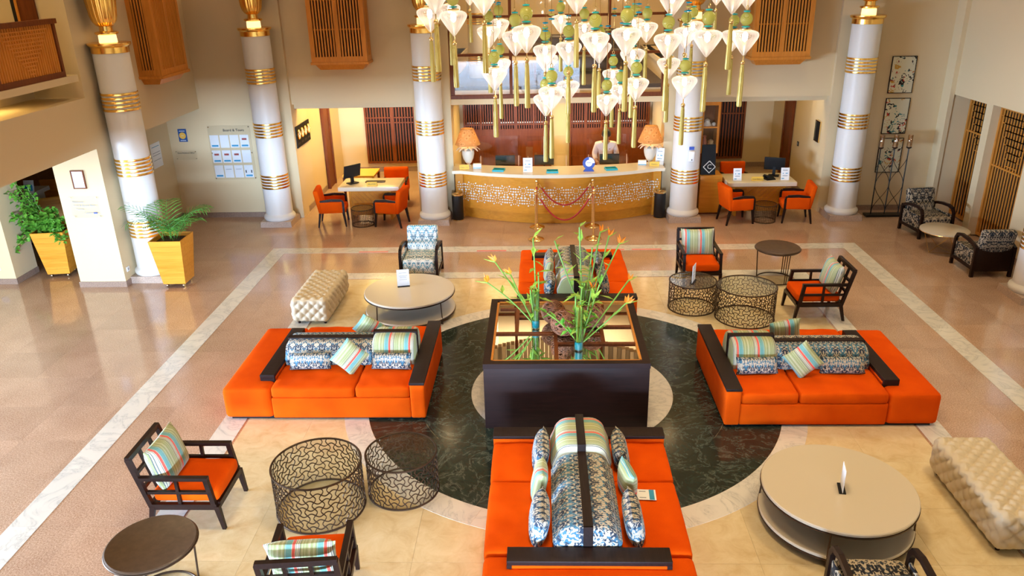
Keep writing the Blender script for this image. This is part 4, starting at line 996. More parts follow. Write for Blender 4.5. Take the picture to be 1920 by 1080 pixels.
# perspex sneeze guards
for x, l in ((-1.22, 'clear perspex guard on the left part of the counter'), (-.22, 'clear perspex guard in the middle of the counter'), (1.05, 'clear perspex guard in front of the receptionist')):
    t = thing('perspex_guard', l, 'screen', (x, 7.68 if abs(x) > .5 else 7.60, CT), 0, 'perspex guards on the counter')
    MB().box(-.44, .44, -.003, .003, .0, .62).obj('sheet', M['clear_glass'], t, None)
    for s in (-1, 1): MB().hexa([(s*.40-.006,-.09,0),(s*.40+.006,-.09,0),(s*.40+.006,-.004,0),(s*.40-.006,-.004,0)], [(s*.40-.006,-.012,.2),(s*.40+.006,-.012,.2),(s*.40+.006,-.004,.2),(s*.40-.006,-.004,.2)]).obj('fin', M['perspex_edge'], t, None)

# ================================================================== RECEPTIONIST
def skin_mesh(name, pts, edges, rad, m, parent, root=0, sub=2):
    me = bpy.data.meshes.new(name); me.from_pydata(pts, edges, []); me.update()
    o = bpy.data.objects.new(name+'_src', me); COL.objects.link(o)
    sk = o.modifiers.new('s', 'SKIN'); sk.use_smooth_shade = True
    for v, r in zip(me.skin_vertices[0].data, rad):
        v.radius = r if isinstance(r, tuple) else (r, r); v.use_root = False
    me.skin_vertices[0].data[root].use_root = True
    s = o.modifiers.new('u', 'SUBSURF'); s.levels = sub; s.render_levels = sub
    dg = bpy.context.evaluated_depsgraph_get(); me2 = bpy.data.meshes.new_from_object(o.evaluated_get(dg))
    bpy.data.objects.remove(o); me2.name = name; me2.materials.clear(); me2.materials.append(m)
    for p in me2.polygons: p.use_smooth = True
    return inst(name, me2, parent)
def build_person():
    t = thing('person', 'person in a pale pink shirt standing behind the counter looking down', 'person', (1.07, 8.45, 0))
    z0 = 1.0
    # body: head, neck, torso, arms to hands, legs - one continuous skin
    P = [(0,0,.90),(0,0,1.05),(0,-.01,1.22),(0,-.03,1.36),(0,-.06,1.43),(0,-.105,1.515),(0,-.125,1.60),
         (-.17,-.02,1.34),(-.235,-.02,1.14),(-.20,-.16,.99),(-.16,-.235,.975),
         (.17,-.02,1.34),(.235,-.02,1.14),(.20,-.16,.99),(.16,-.235,.975),
         (-.09,0,.84),(-.10,0,.46),(-.10,.01,.08),(-.10,-.12,.04),(.09,0,.84),(.10,0,.46),(.10,.01,.08),(.10,-.12,.04)]
    E_ = [(0,1),(1,2),(2,3),(3,4),(4,5),(5,6),(3,7),(7,8),(8,9),(9,10),(3,11),(11,12),(12,13),(13,14),(0,15),(15,16),(16,17),(17,18),(0,19),(19,20),(20,21),(21,22)]
    R_ = [(.14,.10),(.135,.10),(.155,.11),(.12,.08),.055,(.075,.09),(.07,.085),.062,.05,.038,.03,.062,.05,.038,.03,.085,.06,.045,.035,.085,.06,.045,.035]
    skin_mesh('body', P, E_, R_, M['skin'], t)
    for s in (-1, 1):                       # five fingers on each hand, resting on the desk
        for k in range(4): 
            x = s*.16+(k-1.5)*.019; MB().tube([(x, -.245, .972), (x, -.285, .972), (x, -.315-.006*(k in (1, 2)), .955)], [.009, .0085, .007], 8).obj('finger', M['skin'], t, 60)
        MB().tube([(s*.125, -.225, .972), (s*.105, -.25, .968), (s*.10, -.275, .957)], [.010, .009, .008], 8).obj('thumb', M['skin'], t, 60)
    # shirt, trousers, hair
    Ps = [(0,0,.92),(0,0,1.05),(0,-.01,1.22),(0,-.03,1.37),(-.18,-.02,1.345),(-.245,-.02,1.14),(-.212,-.13,1.02),(.18,-.02,1.345),(.245,-.02,1.14),(.212,-.13,1.02),(0,-.045,1.415)]
    skin_mesh('shirt', Ps, [(0,1),(1,2),(2,3),(3,4),(4,5),(5,6),(3,7),(7,8),(8,9),(3,10)], [(.165,.125),(.155,.12),(.18,.13),(.145,.10),.078,.066,.052,.078,.066,.052,.062], M['shirt'], t)
    Pt = [(0,0,.92),(-.095,0,.80),(-.10,0,.46),(-.10,.01,.07),(.095,0,.80),(.10,0,.46),(.10,.01,.07)]
    skin_mesh('trousers', Pt, [(0,1),(1,2),(2,3),(0,4),(4,5),(5,6)], [(.16,.12),.10,.075,.06,.10,.075,.06], M['trousers'], t)
    h = MB().lathe([(.001,.115),(.05,.105),(.085,.07),(.098,.02),(.096,-.02),(.088,-.035)], 20); h.xf(Matrix.Translation((0, -.105, 1.585)) @ Matrix.Rotation(radians(14), 4, 'X') @ Matrix.Scale(1.06, 4, (0,1,0))); h.obj('hair', M['hair'], t, 80)
    MB().lathe([(.001,.012),(.010,.006),(.013,-.006),(.004,-.012)], 8).obj('nose', M['skin'], t, 80, loc=(0, -.205, 1.545))
    for s in (-1, 1):
        MB().lathe([(.001,.006),(.008,.002),(.008,-.002),(.001,-.006)], 8).obj('eye', M['hair'], t, 80, loc=(s*.032, -.195, 1.57))
        MB().lathe([(.001,.028),(.012,.015),(.014,-.012),(.001,-.026)], 8).obj('ear', M['skin'], t, 80, loc=(s*.088, -.11, 1.555))
    MB().rbox((0, -.20, 1.505), (.05, .012, .010), .004, 3).obj('mouth', M['rust_print'], t)
    MB().rbox((.075, -.155, 1.27), (.03, .006, .014), .003, 3).obj('name_badge', M['rust_print'], t)
build_person()

# ================================================================== STANCHIONS AND BINS
def make_stanchion(label, loc):
    t = thing('stanchion', label, 'stanchion', loc, 0, 'brass rope stanchions')
    MB().lathe([(.155,0),(.16,.012),(.15,.025),(.06,.05),(.03,.075),(.022,.09)], 28).obj('base', M['brass'], t)
    MB().lathe([(.020,.08),(.020,.92)], 14).obj('pole', M['brass'], t)
    MB().lathe([(.020,.90),(.034,.91),(.034,.93),(.022,.94),(.03,.955),(.034,.975),(.026,.998),(.006,1.006)], 16).obj('finial', M['brass'], t)
    return t
SP = [(-.46, 5.95), (.66, 5.95), (.69, 6.76), (-.44, 6.74)]
for p, l in zip(SP, ('brass stanchion nearest the camera on the left', 'brass stanchion nearest the camera on the right', 'brass stanchion on the right beside the counter', 'brass stanchion on the left beside the counter')): make_stanchion(l, (*p, 0))
def rope(a, b, sag, label):
    t = thing('barrier_rope', label, 'rope', (a[0], a[1], 0), 0, 'red barrier ropes'); d = Vector((b[0]-a[0], b[1]-a[1], 0)); n = 20; L_ = d.length; u = d/L_
    pts = []
    for i in range(n+1):
        s = i/n; q = u*(.045+(L_-.09)*s); pts.append((q.x, q.y, .915-sag*4*s*(1-s)))
    MB().tube(pts, .016, 8).obj('cord', M['rope_red'], t, 60)
    for i, j in ((0, 1), (-1, -2)):
        p = Vector(pts[i]); q = Vector(pts[j]); MB().tube([p, p+(q-p)*.9], .021, 8).obj('end_clip', M['brass'], t, 60)
rope(SP[0], SP[1], .52, 'red barrier rope hanging between the two nearest stanchions'); rope(SP[3], SP[2], .45, 'red barrier rope hanging between the two stanchions beside the counter')
rope(SP[1], SP[2], .30, 'red barrier rope on the right, running toward the counter'); rope(SP[0], SP[3], .28, 'red barrier rope on the left, running toward the counter')
def make_bin(label, loc):
    t = thing('waste_bin', label, 'bin', loc, 0, 'black cylindrical waste bins')
    MB().lathe([(.11,0),(.118,.01),(.118,.54),(.11,.545)], 32).obj('body', M['black_metal'], t); MB().lathe([(.112,0),(.12,.004),(.12,.02),(.112,.022)], 32).obj('foot_band', M['brass'], t)
    MB().lathe([(.12,.545),(.122,.55),(.122,.572),(.10,.58),(.085,.575),(.08,.56)], 32).obj('lid', M['brass'], t)
make_bin('black waste bin with brass lid at the left end of the counter', (-2.12, 7.33, 0)); make_bin('black waste bin with brass lid at the right end of the counter', (2.14, 7.33, 0))
# ================================================================== OFFICE DESKS
def make_desk(label, loc, w, d):
    t = thing('office_desk', label, 'desk', loc, 0)
    MB().rbox((0, 0, .705), (w, d, .09), .012, 3).obj('desktop', M['white_stone'], t, 30)
    MB().box(-w/2+.2, w/2-.2, -d/2+.14, -d/2+.18, .10, .66).obj('modesty_panel', M['wood_counter'], t, None)
    f = MB(); rnd = random.Random(5)
    for i in range(int((w-.4)/.055)):
        for j in range(9):
            x = -w/2+.23+i*.055; z = .14+j*.056; a = (i+j) % 2*pi/2+pi/4; c, s = cos(a)*.03, sin(a)*.03
            f.bar((x-c, -d/2+.135, z-s), (x+c, -d/2+.135, z+s), .012, .01, up=(0,1,0))
    f.obj('fretwork', M['wood_orange'], t, None, kind='stuff')
    for s in (-1, 1): MB().box(s*(w/2-.22)-.025, s*(w/2-.22)+.025, -d/2+.12, d/2-.12, 0, .66).obj('end_panel', M['wood_counter'], t, None)
    return t
make_desk('pale topped office desk with fretwork front in the left recess', (-3.99, 7.68, 0), 1.30, .80)
make_desk('pale topped office desk with fretwork front in the right recess', (4.22, 7.66, 0), 1.42, .80)
def make_tub_chair(label, group='orange tub chairs at the desks'):
    t = thing('tub_chair', label, 'chair', group=group)
    O = M['orange_fabric']; D = M['wood_armchair']
    MB().rbox((0, -.03, .36), (.46, .52, .14), .04, puff=(0,.01,.015)).obj('seat', O, t)
    b = MB().rbox((0, 0, 0), (.56, .10, .50), .035, puff=(0,.012,0)); b.xf(Matrix.Translation((0, .255, .55)) @ Matrix.Rotation(radians(-10), 4, 'X')); b.obj('backrest', O, t)
    for s in (-1, 1):
        MB().rbox((s*.265, .0, .43), (.06, .46, .24), .02).obj('side_panel', O, t)
        pts = [(s*.265, -.245, .30), (s*.265, -.245, .53), (s*.265, -.215, .57), (s*.265, .0, .585), (s*.265, .22, .555)]
        m = MB()
        for p, q in zip(pts, pts[1:]): m.bar(p, q, .05, .03, up=(1, 0, 0))
        m.obj('armrest', D, t, 50)
        for yf, yt in ((-.27, -.24), (.30, .24)):
            x = s*.24; MB().hexa([(x-.015,yf-.015,0),(x+.015,yf-.015,0),(x+.015,yf+.015,0),(x-.015,yf+.015,0)], [(x-.025,yt-.025,.31),(x+.025,yt-.025,.31),(x+.025,yt+.025,.31),(x-.025,yt+.025,.31)]).obj('leg', D, t, 30)
    return t
tc = make_tub_chair('orange tub chair at the left side of the left desk'); tc.location = (-4.74, 7.14, 0); tc.rotation_euler = (0, 0, pi/2+.12)
for loc, rz, l in (((-3.50, 7.06, 0), -pi/2-.2, 'orange tub chair at the right side of the left desk'), ((-3.66, 8.62, 0), .05, 'orange chair behind the left desk, only its back showing'),
                   ((3.66, 7.00, 0), pi/2+.2, 'orange tub chair at the left side of the right desk'), ((4.86, 7.05, 0), -pi/2-.1, 'orange tub chair at the right side of the right desk'), ((4.0, 8.70, 0), 0, 'orange chair behind the right desk, only its back showing')):
    dup(tc, loc, rz, l)
t = thing('work_table', 'yellow topped low table behind the left desk', 'table', (-4.45, 8.75, 0)); MB().box(-.36, .36, -.36, .36, .68, .72).obj('top', M['desk_yellow'], t, 30)
for a in (-.33, .33):
    for b in (-.31, .31): MB().box(a-.025, a+.025, b-.025, b+.025, 0, .68).obj('leg', M['wood_brown'], t, None)
# small wire drums between the desk chairs
def make_wire_drum(label, loc):
    t = thing('wire_drum', label, 'side table', loc, 0, 'wire drum tables at the desks'); r, h = .23, .36; m = MB()
    for i in range(40):
        a = 2*pi*i/40; m.tube([(r*cos(a), r*sin(a), .01), (r*cos(a), r*sin(a), h)], .0035, 4)
    for j in range(1, 10): m.tube([(r*cos(2*pi*k/40), r*sin(2*pi*k/40), h*j/10) for k in range(40)], .003, 4, True)
    m.obj('wire_mesh', M['bronze'], t, None, kind='stuff')
    for z in (.01, h): MB().tube([(r*cos(2*pi*k/40), r*sin(2*pi*k/40), z) for k in range(40)], .009, 6, True).obj('ring', M['bronze'], t)
    MB().cyl((0, 0), r-.01, h, h+.008, 40).obj('glass_top', M['smoke_glass'], t)
make_wire_drum('wire drum table between the chairs of the left desk', (-4.11, 7.06, 0)); make_wire_drum('wire drum table between the chairs of the right desk', (4.25, 7.03, 0))
# desk equipment
def desk_monitor(loc, rz, label):
    t = thing('desk_monitor', label, 'monitor', loc, rz, 'desk monitors')
    b = MB().rbox((0, 0, 0), (.42, .03, .28), .008, 3); b.xf(Matrix.Translation((0, 0, .27)) @ Matrix.Rotation(radians(12), 4, 'X')); b.obj('screen', M['black_plastic'], t, 30)
    MB().box(-.03, .03, .0, .05, .02, .26).obj('neck', M['black_plastic'], t, 30); MB().rbox((0, .02, .01), (.22, .17, .02), .006, 3).obj('foot', M['black_plastic'], t, 30)
desk_monitor((-4.38, 7.62, .75), .85, 'black monitor on the left end of the left desk'); desk_monitor((4.58, 7.78, .75), -.35, 'black monitor on the right end of the right desk')
t = thing('keyboard', 'dark keyboard on the left desk', 'keyboard', (-3.92, 7.72, .75), .0); MB().rbox((0, 0, .011), (.42, .13, .02), .006, 3).obj('case', M['bronze'], t, 30); 
for r in range(3): MB().box(-.19, .19, -.045+r*.032, -.02+r*.032, .0212, .024).obj('key_row', M['black_plastic'], t, None)
t = thing('desk_phone', 'black telephone on the right desk', 'telephone', (4.42, 7.52, .75), .3)
MB().hexa([(-.1,-.09,0),(.1,-.09,0),(.1,.09,0),(-.1,.09,0)], [(-.1,-.09,.02),(.1,-.09,.02),(.1,.09,.07),(-.1,.09,.07)]).obj('base', M['black_plastic'], t, 30); MB().rbox((-.065, 0, .075), (.045, .19, .035), .012).obj('handset', M['black_plastic'], t)
name_plate((-3.93, 7.40, .75), 0, 'RELATION', 'yellow name sign on the left desk', .22, .08); name_plate((4.15, 7.42, .75), 0, 'Guest Relations', 'yellow name sign on the right desk', .24, .08)
sheet_stand((3.74, 7.44, .75), 0, 'white printed card at the left end of the right desk', .17, .25); sheet_stand((4.72, 7.44, .75), -.05, 'white printed card at the right end of the right desk', .17, .25)
# display cabinet and plinth in the right recess
t = thing('display_cabinet', 'orange wooden glass-fronted cabinet of pale ornaments beside the right column', 'cabinet', (3.38, 8.90, -.03))
w, d = .40, .36
MB().box(-w/2, w/2, d/2-.02, d/2, 1.08, 2.27).obj('back_panel', M['wood_brown'], t, None)
for x in (-w/2, w/2-.05): MB().box(x, x+.05, -d/2, d/2-.02, 1.08, 2.27).obj('side', M['wood_orange'], t, 30)
for z0, z1 in ((1.08, 1.2), (1.635, 1.665), (2.13, 2.27)): MB().box(-w/2+.05, w/2-.05, -d/2, d/2-.02, z0, z1).obj('shelf', M['wood_orange'], t, 30)
MB().box(-w/2+.05, w/2-.05, -d/2+.004, -d/2+.008, 1.2, 2.13).obj('glass_door', M['clear_glass'], t, None)
MB().box(-w/2+.02, w/2-.02, -d/2+.03, d/2-.03, .03, 1.08).obj('stand', M['wood_brown'], t, None)
def ornament(name, loc, prof, m, label):
    t = tag(MB().lathe(prof, 18).obj(name, M[m], None, 60, loc=loc), label, 'ornament', 'ornaments in the glass cabinet')
ornament('shell_ornament', (3.34, 8.88, 1.635), [(.09,0),(.10,.02),(.07,.06),(.05,.10),(.06,.12),(.02,.15)], 'ceramic', 'pale shell ornament on the upper cabinet shelf')
ornament('round_ornament', (3.48, 8.86, 1.635), [(.03,0),(.045,.03),(.045,.05),(.02,.08)], 'ceramic', 'small round ornament on the upper cabinet shelf')
ornament('pink_ornament', (3.31, 8.90, 1.17), [(.06,0),(.07,.05),(.045,.14),(.03,.2),(.045,.23),(.01,.26)], 'pink_ceramic', 'pink ornament on the lower cabinet shelf')
ornament('white_ornament', (3.44, 8.84, 1.17), [(.07,0),(.085,.04),(.06,.09),(.065,.13),(.02,.17)], 'ceramic', 'white ornament on the lower cabinet shelf')
t = thing('display_plinth', 'plain orange wooden plinth beside the right column', 'plinth', (3.22, 7.76, 0)); MB().rbox((0, 0, .44), (.46, .50, .80), .006, 3).obj('body', M['wood_counter'], t, 30); MB().box(-.21, .21, -.22, .23, 0, .05).obj('foot', M['wood_brown'], t, None)
t = thing('black_display_board', 'black display board with a pale diamond emblem on the wooden plinth', 'sign', (3.16, 7.66, .84))
MB().hexa([(-.15,-.06,0),(.15,-.06,0),(.15,.06,0),(-.15,.06,0)], [(-.14,.02,.62),(.14,.02,.62),(.14,.06,.62),(-.14,.06,.62)]).obj('board', M['black_plastic'], t, 30)
tl_ = math.atan2(.08, .62)
dm = MB()
for k in range(4):
    a = k*pi/2; b = a+pi/2; dm.bar((.125*cos(a), .125*sin(a), 0), (.125*cos(b), .125*sin(b), 0), .016, .003)
dm.xf(Matrix.Translation((.02, -.043, .165)) @ Matrix.Rotation(pi/2-tl_, 4, 'X')); dm.obj('diamond_emblem', M['petal_white'], t, None)
text('lettering', 'C', .14, M['petal_white'], t, (.02, -.044, .165), (pi/2-tl_, 0, 0))
# sanitiser on the column
t = thing('sanitiser_dispenser', 'white hand sanitiser dispenser with a blue label on the right counter column', 'dispenser', (2.66, 6.955, 1.28))
MB().rbox((0, -.035, .11), (.13, .09, .22), .03, puff=(0,.006,0)).obj('body', M['white_plastic'], t); MB().box(-.05, .05, -.012, -.004, .235, .30).obj('blue_label', M['royal_blue'], t, None); MB().rbox((0, -.082, .05), (.018, .012, .03), .004, 3).obj('nozzle', M['black_plastic'], t)

# ================================================================== WALL SIGNS AND ART
def framed(name, label, cat, loc, rz, w, h, fm, inner, fw=.02, grp=None):
    t = thing(name, label, cat, loc, rz, grp)
    MB().box(-w/2, w/2, -.02, -.006, 0, h).obj('panel', M[inner], t, None)
    for b in ((-w/2-fw, -w/2, 0, h), (w/2, w/2+fw, 0, h), (-w/2-fw, w/2+fw, -fw, 0), (-w/2-fw, w/2+fw, h, h+fw)): MB().box(b[0], b[1], -.03, -.002, b[2], b[3]).obj('frame', M[fm], t, None)
    return t
for z, l in ((2.46, 'top abstract splatter painting of the stack of three'), (1.64, 'middle abstract splatter painting of the stack of three'), (.83, 'lowest abstract splatter painting, behind the candle stand')):
    t = framed('painting', l, 'painting', (6.90, YB, z), 0, .46, .70, 'wood_dark', 'canvas_art', .011, 'stack of abstract paintings')
# printed notices on the left
t = thing('notice_board', 'clear acrylic notice board of twelve white sheets on the back wall', 'notice board', (-6.94, YB, .85))
MB().box(-.46, .46, -.016, -.010, 0, 1.16).obj('acrylic_panel', M['clear_glass'], t, None)
for x in (-.43, .43):
    for z in (.03, .58, 1.13): s_ = MB().cyl((0, 0), .012, 0, .022, 12); s_.xf(Matrix.Translation((x, 0, z)) @ Matrix.Rotation(pi/2, 4, 'X')); s_.obj('standoff', M['chrome'], t)
text('lettering', 'Board & Tours', .075, M['ink'], t, (.10, -.018, 1.06))
for r in range(3):
    for c in range(4):
        x = -.345+c*.215; z = .04+(2-r)*.325; p = MB().box(-.095, .095, -.009, -.006, 0, .27).obj('notice_sheet', M['paper'], t, None, loc=(x, 0, z))
        if (r, c) in ((0,0),(0,2),(0,3),(1,0),(1,1),(1,2),(2,0),(2,3)): MB().box(-.07, .07, -.011, -.0092, .025, .06).obj('blue_band', M['paper_blue'], p, None)
        if r == 1 and c < 3 or (r, c) == (0, 3): MB().box(-.05, .05, -.011, -.0092, .16, .20).obj('picture', M['rust_print'], p, None)
        if r == 2 and c in (1, 2): MB().box(-.06, .06, -.011, -.0092, .18, .19).obj('print_line', M['ink_grey'], p, None)
        if (r, c) == (2, 3):
            for s in (-1, 1): MB().box(s*.06-.012, s*.06+.012, -.011, -.0092, .1, .16).obj('picture', M['ink'], p, None)
t = thing('blue_plaque', 'small blue plaque with a yellow sun on the alcove wall', 'plaque', (-7.95, YB, 1.68)); MB().box(-.09, .09, -.012, -.001, 0, .27).obj('plate', M['poster_blue'], t, None)
s_ = MB().cyl((0, 0), .07, 0, .004, 28); s_.xf(Matrix.Translation((0, -.012, .13)) @ Matrix.Rotation(pi/2, 4, 'X')); s_.obj('sun_disc', M['sun_yellow'], t)
text('lettering', '2020', .03, M['paper'], t, (0, -.017, .13)); MB().box(-.06, .06, -.014, -.012, .222, .235).obj('print_line', M['paper'], t, None); MB().box(-.06, .06, -.014, -.012, .022, .035).obj('print_line', M['paper'], t, None)
t = thing('acrylic_plaque', 'slim clear acrylic plaque with dark lettering on the alcove wall', 'plaque', (-7.94, YB, 1.30)); MB().box(-.23, .23, -.020, -.014, 0, .19).obj('panel', M['clear_glass'], t, None); text('lettering', 'Guest Relations Office', .04, M['ink'], t, (0, -.022, .14))
for x in (-.21, .21):
    for z in (.02, .17): s_ = MB().cyl((0, 0), .01, 0, .025, 10); s_.xf(Matrix.Translation((x, 0, z)) @ Matrix.Rotation(pi/2, 4, 'X')); s_.obj('standoff', M['chrome'], t)
t = thing('wall_notice', 'white printed notice on the side wall of the alcove', 'notice', (-8.25, 7.02, 1.30), pi/2); MB().box(-.21, .21, -.010, -.001, 0, .50).obj('sheet', M['paper'], t, None)
for z, m in ((.42, 'paper_blue'), (.30, 'ink_grey'), (.25, 'ink_grey'), (.15, 'ink_grey')): MB().box(-.16, .16, -.0115, -.0102, z, z+.012).obj('print_line', M[m], t, None)
framed('certificate', 'small framed white certificate on the left pillar', 'picture', (-7.905, 3.63, 1.76), 0, .18, .27, 'wood_brown', 'paper', .018)
t = thing('acrylic_sign', 'clear acrylic direction sign with grey lettering on the left pillar', 'sign', (-7.90, 3.63, 1.25)); MB().box(-.235, .235, -.028, -.022, 0, .36).obj('panel', M['clear_glass'], t, None)
for x in (-.215, .215):
    for z in (.02, .34): s_ = MB().cyl((0, 0), .012, 0, .034, 10); s_.xf(Matrix.Translation((x, 0, z)) @ Matrix.Rotation(pi/2, 4, 'X')); s_.obj('standoff', M['chrome'], t)
for i, (wd_, sx) in enumerate((('Welcome', -.10), ('Pool & Beach Bars', .0), ('Marina', -.09), ('Center', .04))): text('lettering', wd_, .05, M['ink_grey'], t, (sx, -.030, .27-i*.062))
MB().box(.13, .19, -.031, -.0285, .07, .09).obj('logo', M['royal_blue'], t, None)
t = thing('wall_socket', 'white double socket low on the side of the left pillar', 'socket', (XL, 3.76, .28), pi/2); MB().rbox((0, -.008, 0), (.09, .014, .085), .004, 3).obj('plate', M['white_plastic'], t, 30); MB().box(-.02, .02, -.017, -.0152, -.02, .02).obj('outlet', M['ink_grey'], t, None)
t = thing('wall_socket', 'white socket low on the far left pillar', 'socket', (-9.83, 3.80, .30)); MB().rbox((0, -.008, 0), (.12, .014, .085), .004, 3).obj('plate', M['white_plastic'], t, 30); MB().box(-.03, .03, -.017, -.0152, -.02, .02).obj('outlet', M['ink_grey'], t, None)
t = thing('clock_panel', 'dark panel of four gold-rimmed clocks on the left recess wall', 'clocks', (-5.53, 8.22, 1.50), pi/2)
MB().box(-.50, .50, -.02, -.001, 0, .45).obj('panel', M['black_plastic'], t, None)
for k in range(4):
    x = -.36+k*.24; c = MB().lathe([(.10, 0), (.105, .02), (.09, .03), (.088, .014), (.001, .014)], 28); c.xf(Matrix.Translation((x, -.02, .27)) @ Matrix.Rotation(pi/2, 4, 'X')); c = c.obj('clock_rim', M['gold'], t)
    f = MB().cyl((0, 0), .086, .012, .018, 28); f.xf(Matrix.Translation((x, -.02, .27)) @ Matrix.Rotation(pi/2, 4, 'X')); f.obj('clock_face', M['paper'], c); MB().box(x-.004, x+.004, -.042, -.039, .27, .33).box(x, x+.05, -.042, -.039, .266, .274).obj('clock_hands', M['ink'], c, None)
    MB().box(x-.07, x+.07, -.0225, -.0202, .06, .10).obj('city_label', M['bronze'], t, None)
framed('recess_picture', 'gold-framed dark picture on the right recess wall', 'picture', (5.53, 8.14, 1.42), -pi/2, .26, .40, 'brass', 'black_plastic', .02)
t = thing('wall_switch', 'dark switch plate on the right recess wall', 'switch', (5.62, 9.6, 1.05), -pi/2); MB().rbox((0, -.008, 0), (.10, .014, .10), .004, 3).obj('plate', M['black_plastic'], t, 30); MB().box(-.02, .02, -.018, -.0152, -.03, .03).obj('rocker', M['ink_grey'], t, None)
# ================================================================== CANDLE STAND
t = thing('candle_stand', 'black iron candle stand with crossing arcs in front of the lowest painting', 'candle stand', (6.80, 7.28, 0))
MB().box(-.40, .40, -.10, .10, 0, .045).obj('base', M['black_metal'], t, 30)
for x in (-.28, 0, .28):
    MB().tube([(x, 0, .045), (x, 0, 1.42)], .011, 8).obj('upright', M['black_metal'], t)
    MB().lathe([(.012, 1.40), (.05, 1.425), (.055, 1.44), (.05, 1.445)], 18, (x, 0)).obj('cup', M['bronze'], t)
    c = MB().lathe([(.045, 1.445), (.05, 1.46), (.05, 1.68), (.046, 1.685), (.044, 1.68), (.044, 1.46)], 22, (x, 0), cap=False).obj('glass_cylinder', M['amber_glass'], t); MB().cyl((x, 0), .03, 1.446, 1.54, 14).obj('candle', M['ceramic'], c)
for x in (-.28, 0):
    for z in (.10, .68):
        for s in (0, 1):
            p = []
            for k in range(13):
                u = k/12; q = .5-.5*cos(pi*u); xx = x+.28*(q if s == 0 else 1-q); p.append((xx, .006*(1 if s else -1), z+.58*u))
            MB().tube(p, .006, 6).obj('arc', M['black_metal'], t)
# ================================================================== PLANTERS
def make_planter(label, loc, rz):
    t = thing('wooden_planter', label, 'planter', loc, rz, 'tapered orange wooden planters')
    b_, tp, z0, z1 = .19, .275, .07, .86
    bot = [(-b_,-b_,z0),(b_,-b_,z0),(b_,b_,z0),(-b_,b_,z0)]; top = [(-tp,-tp,z1),(tp,-tp,z1),(tp,tp,z1),(-tp,tp,z1)]
    for k in range(4):
        n = 8
        for j in range(n):      # stacked boards on each side
            f0, f1 = j/n, (j+1)/n-.002
            A = Vector(bot[k]).lerp(Vector(top[k]), f0); B = Vector(bot[(k+1) % 4]).lerp(Vector(top[(k+1) % 4]), f0); C_ = Vector(bot[(k+1) % 4]).lerp(Vector(top[(k+1) % 4]), f1); D_ = Vector(bot[k]).lerp(Vector(top[k]), f1)
            sh = lambda P, f: Vector((P.x*(1-.02/tp), P.y*(1-.02/tp), P.z))
            MB().hexa([A, B, sh(B, 0), sh(A, 0)], [D_, C_, sh(C_, 0), sh(D_, 0)]).obj('board', M['wood_planter'], t, None)
    MB().box(-b_+.02, b_-.02, -b_+.02, b_-.02, z0, z0+.02).obj('floor_panel', M['wood_planter'], t, None); MB().box(-tp+.03, tp-.03, -tp+.03, tp-.03, z1-.10, z1-.07).obj('soil', M['soil'], t, None)
    for x in (-.14, .14):
        for y in (-.14, .14):
            c = MB().cyl((0, 0), .03, -.012, .012, 14); c.xf(Matrix.Translation((x, y, .03)) @ Matrix.Rotation(pi/2, 4, 'Y')); c.obj('caster', M['chrome'], t); MB().box(x-.012, x+.012, y-.012, y+.012, .03, .07).obj('caster_stem', M['black_plastic'], t, None)
    return t
make_planter('tapered orange wooden planter behind the left pillar, holding a trailing plant', (-8.98, 4.28, 0), .12)
make_planter('tapered orange wooden planter beside the left column, holding a palm', (-6.63, 3.75, 0), .02)
def frond(mb, base, az, L_, lift, droop, n=26):
    """feather palm frond: rachis plus paired leaflets"""
    pts = []; p = Vector(base); 
    for k in range(n+1):
        u = k/n; el = lift-droop*u*u; d = Vector((cos(az)*cos(el), sin(az)*cos(el), sin(el))); p = p+d*(L_/n); pts.append(p.copy())
    mb.tube(pts[::3]+[pts[-1]], .004, 4)
    side = Vector((-sin(az), cos(az), 0))
    for k in range(5, n+1, 2):
        u = k/n; ll = L_*.38*(1-.55*abs(u-.5)*1.4)*(1 if u < .9 else .7)
        for s in (-1, 1):
            a = pts[k]; t_ = (pts[k]-pts[k-1]).normalized(); d = (side*s*.75+t_*.65+Vector((0, 0, -.12))).normalized(); b = a+d*ll*.55; c = a+d*ll+Vector((0, 0, -.035)); w_ = t_*.0085
            mb.add([a-w_*.5, a+w_*.5, b+w_, b-w_, c], [(0, 1, 2, 3), (3, 2, 4)])
t = thing('potted_palm', 'feathery green palm growing in the planter beside the left column', 'palm', (-6.63, 3.75, .78))
rnd = random.Random(11)
for k in range(16):
    az = 2*pi*k/16*2.618+rnd.uniform(-.2, .2); L_ = rnd.uniform(.5, .85) if k > 4 else rnd.uniform(.75, .95); m = MB(); frond(m, (rnd.uniform(-.1, .1), rnd.uniform(-.1, .1), .005), az, L_, rnd.uniform(.95, 1.45), rnd.uniform(1.0, 1.8)); m.obj('frond', M['palm_green'], t, None)
def leaf(mb, p, d, up, L_, w_):
    d = Vector(d).normalized(); s = d.cross(Vector(up)).normalized(); n = s.cross(d); p = Vector(p)
    mb.add([p, p+d*L_*.4+s*w_+n*.006, p+d*L_-n*.01, p+d*L_*.4-s*w_+n*.006, p+d*L_*.5-n*.004], [(0, 1, 4), (1, 2, 4), (2, 3, 4), (3, 0, 4)])
t = thing('trailing_plant', 'leafy green trailing plant climbing left out of the planter', 'plant', (-8.98, 4.28, .78))
fo = MB(); rnd = random.Random(4)
stems = [(-.55, -.15, .35), (-.7, -.05, .15), (-.75, .0, -.10), (-.45, -.1, .75), (-.42, -.05, 1.0), (-.25, -.2, .5), (.1, -.15, .35), (.3, -.1, .25), (.3, -.25, -.05), (-.15, -.25, .25), (.05, .1, .4), (-.6, -.2, -.2), (-.3, .1, .8)]
